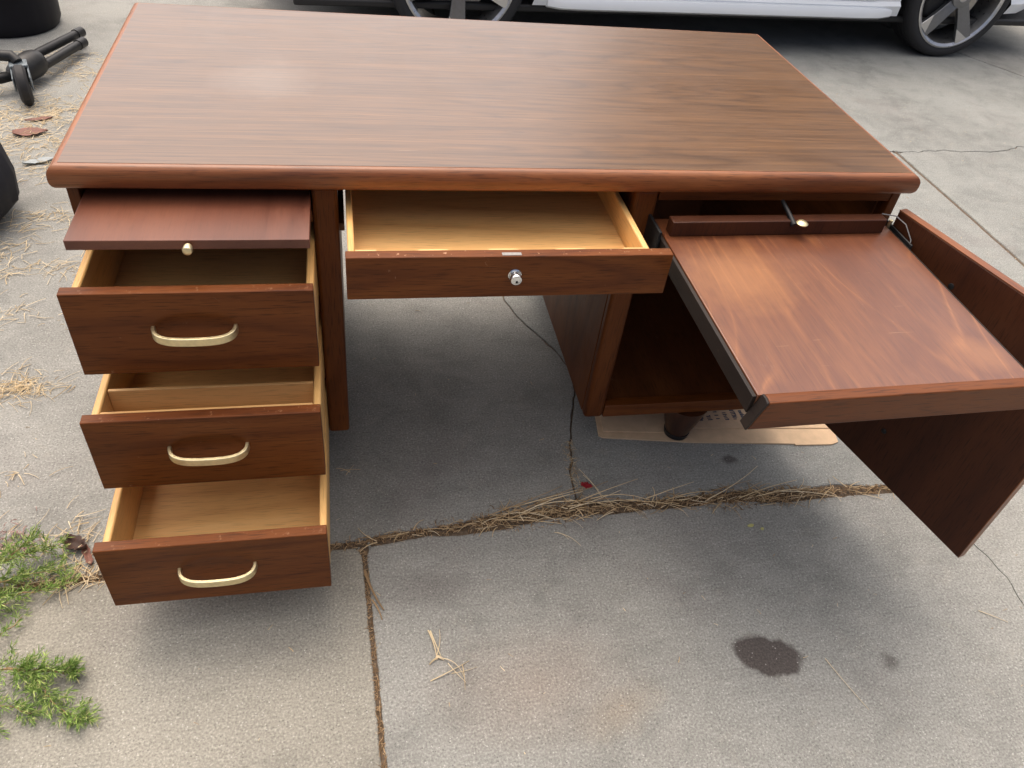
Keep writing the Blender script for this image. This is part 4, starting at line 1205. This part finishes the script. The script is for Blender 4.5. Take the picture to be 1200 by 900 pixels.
juniper('juniper_shrub', (-0.36, -0.27, 0), [
    ([(-0.36, -0.30, 0.02), (-0.27, -0.255, 0.035), (-0.19, -0.225, 0.030), (-0.115, -0.205, 0.016)], 5, 0.046),
    ([(-0.36, -0.28, 0.02), (-0.26, -0.215, 0.035), (-0.19, -0.170, 0.026), (-0.135, -0.150, 0.02)], 4, 0.044),
    ([(-0.36, -0.30, 0.02), (-0.26, -0.275, 0.030), (-0.17, -0.258, 0.022), (-0.10, -0.240, 0.012)], 4, 0.040),
    ([(-0.34, -0.29, 0.02), (-0.26, -0.24, 0.05), (-0.20, -0.20, 0.06), (-0.165, -0.165, 0.065)], 4, 0.044),
    ([(-0.34, -0.33, 0.02), (-0.25, -0.300, 0.025), (-0.19, -0.275, 0.02)], 4, 0.04)],
    'bushy green juniper growing by the joint left of the lowest drawer', 5)
juniper('juniper_shrub', (-0.36, -0.42, 0), [
    ([(-0.36, -0.44, 0.02), (-0.24, -0.425, 0.03), (-0.155, -0.415, 0.034), (-0.115, -0.425, 0.032), (-0.085, -0.465, 0.026), (-0.05, -0.498, 0.016), (-0.022, -0.508, 0.008)], 4, 0.046),
    ([(-0.36, -0.40, 0.02), (-0.24, -0.375, 0.03), (-0.19, -0.345, 0.022), (-0.165, -0.305, 0.014)], 2, 0.024),
    ([(-0.155, -0.415, 0.034), (-0.115, -0.420, 0.030), (-0.070, -0.425, 0.022), (-0.055, -0.420, 0.018)], 6, 0.034),
    ([(-0.32, -0.46, 0.02), (-0.22, -0.455, 0.026), (-0.14, -0.475, 0.018), (-0.105, -0.490, 0.012)], 4, 0.040),
    ([(-0.30, -0.50, 0.02), (-0.22, -0.500, 0.018), (-0.155, -0.510, 0.01)], 4, 0.036)],
    'flat green juniper sprig with a pale stem at the lower left corner', 9)

# ------------------------------------------------------------------ unseen leafy tree, added to darken the right of the desktop reflection
M_BARK = plain('tree_bark', (0.09, 0.065, 0.045), 0.9, 0, 0.3, 30, 0.5)
M_LEAF = straw_material('tree_leaves', [(0.0, (0.030, 0.060, 0.018)), (0.5, (0.055, 0.10, 0.028)), (1.0, (0.10, 0.15, 0.045))], 0.55)
def tree(x, y, h, cr_, label, seed, nclump=260):
    r = random.Random(seed)
    t_ = tag(empty('unseen_tree', (x, y, -0.02)), label, 'tree')
    bm = bmesh.new()
    tube(bm, [(x, y, -0.05), (x+0.05, y, h*0.2), (x-0.05, y+0.1, h*0.42), (x+0.1, y, h*0.8)], [0.26, 0.20, 0.16, 0.05], 12)
    tips = []
    for k in range(16):
        a_ = 2*math.pi*k/16 + r.random()*0.5; z0 = h*r.uniform(0.28, 0.6)
        e = Vector((x + math.cos(a_)*cr_*r.uniform(0.5, 0.85), y + math.sin(a_)*cr_*r.uniform(0.5, 0.85), z0 + h*r.uniform(0.1, 0.35)))
        tube(bm, [(x, y, z0), ((x+e.x)/2, (y+e.y)/2, z0 + (e.z-z0)*0.35), e], [0.08, 0.05, 0.015], 7)
    tr = mesh_obj('trunk', bm, M_BARK, None, smooth=True); attach(tr, t_)
    v, f = [], []
    for c_ in range(nclump):
        while True:
            q = Vector((r.uniform(-1, 1), r.uniform(-1, 1), r.uniform(-1, 1)))
            if 0.25 < q.length < 1: break
        cc = Vector((x + q.x*cr_, y + q.y*cr_, h*0.62 + q.z*h*0.40))
        for i in range(46):
            p = cc + Vector((r.gauss(0, 0.22), r.gauss(0, 0.22), r.gauss(0, 0.16)))
            d_ = Vector((r.gauss(0, 1), r.gauss(0, 1), r.gauss(-0.3, 0.6))).normalized()
            s = d_.cross(Vector((r.gauss(0, 1), r.gauss(0, 1), r.gauss(0, 1)))).normalized()*0.035
            L = r.uniform(0.08, 0.14)
            b0 = len(v)
            for w_ in (p, p+d_*L*0.5+s, p+d_*L, p+d_*L*0.5-s): v.append(tuple(w_))
            f.append((b0, b0+1, b0+2, b0+3))
    me = bpy.data.meshes.new('crown'); me.from_pydata(v, [], f)
    o = link('crown', me, M_LEAF, None); attach(o, t_)
tree(8.0, 11.2, 9.8, 3.7, 'unseen leafy tree added beyond the white car to darken the desktop reflection', 4, 1500)
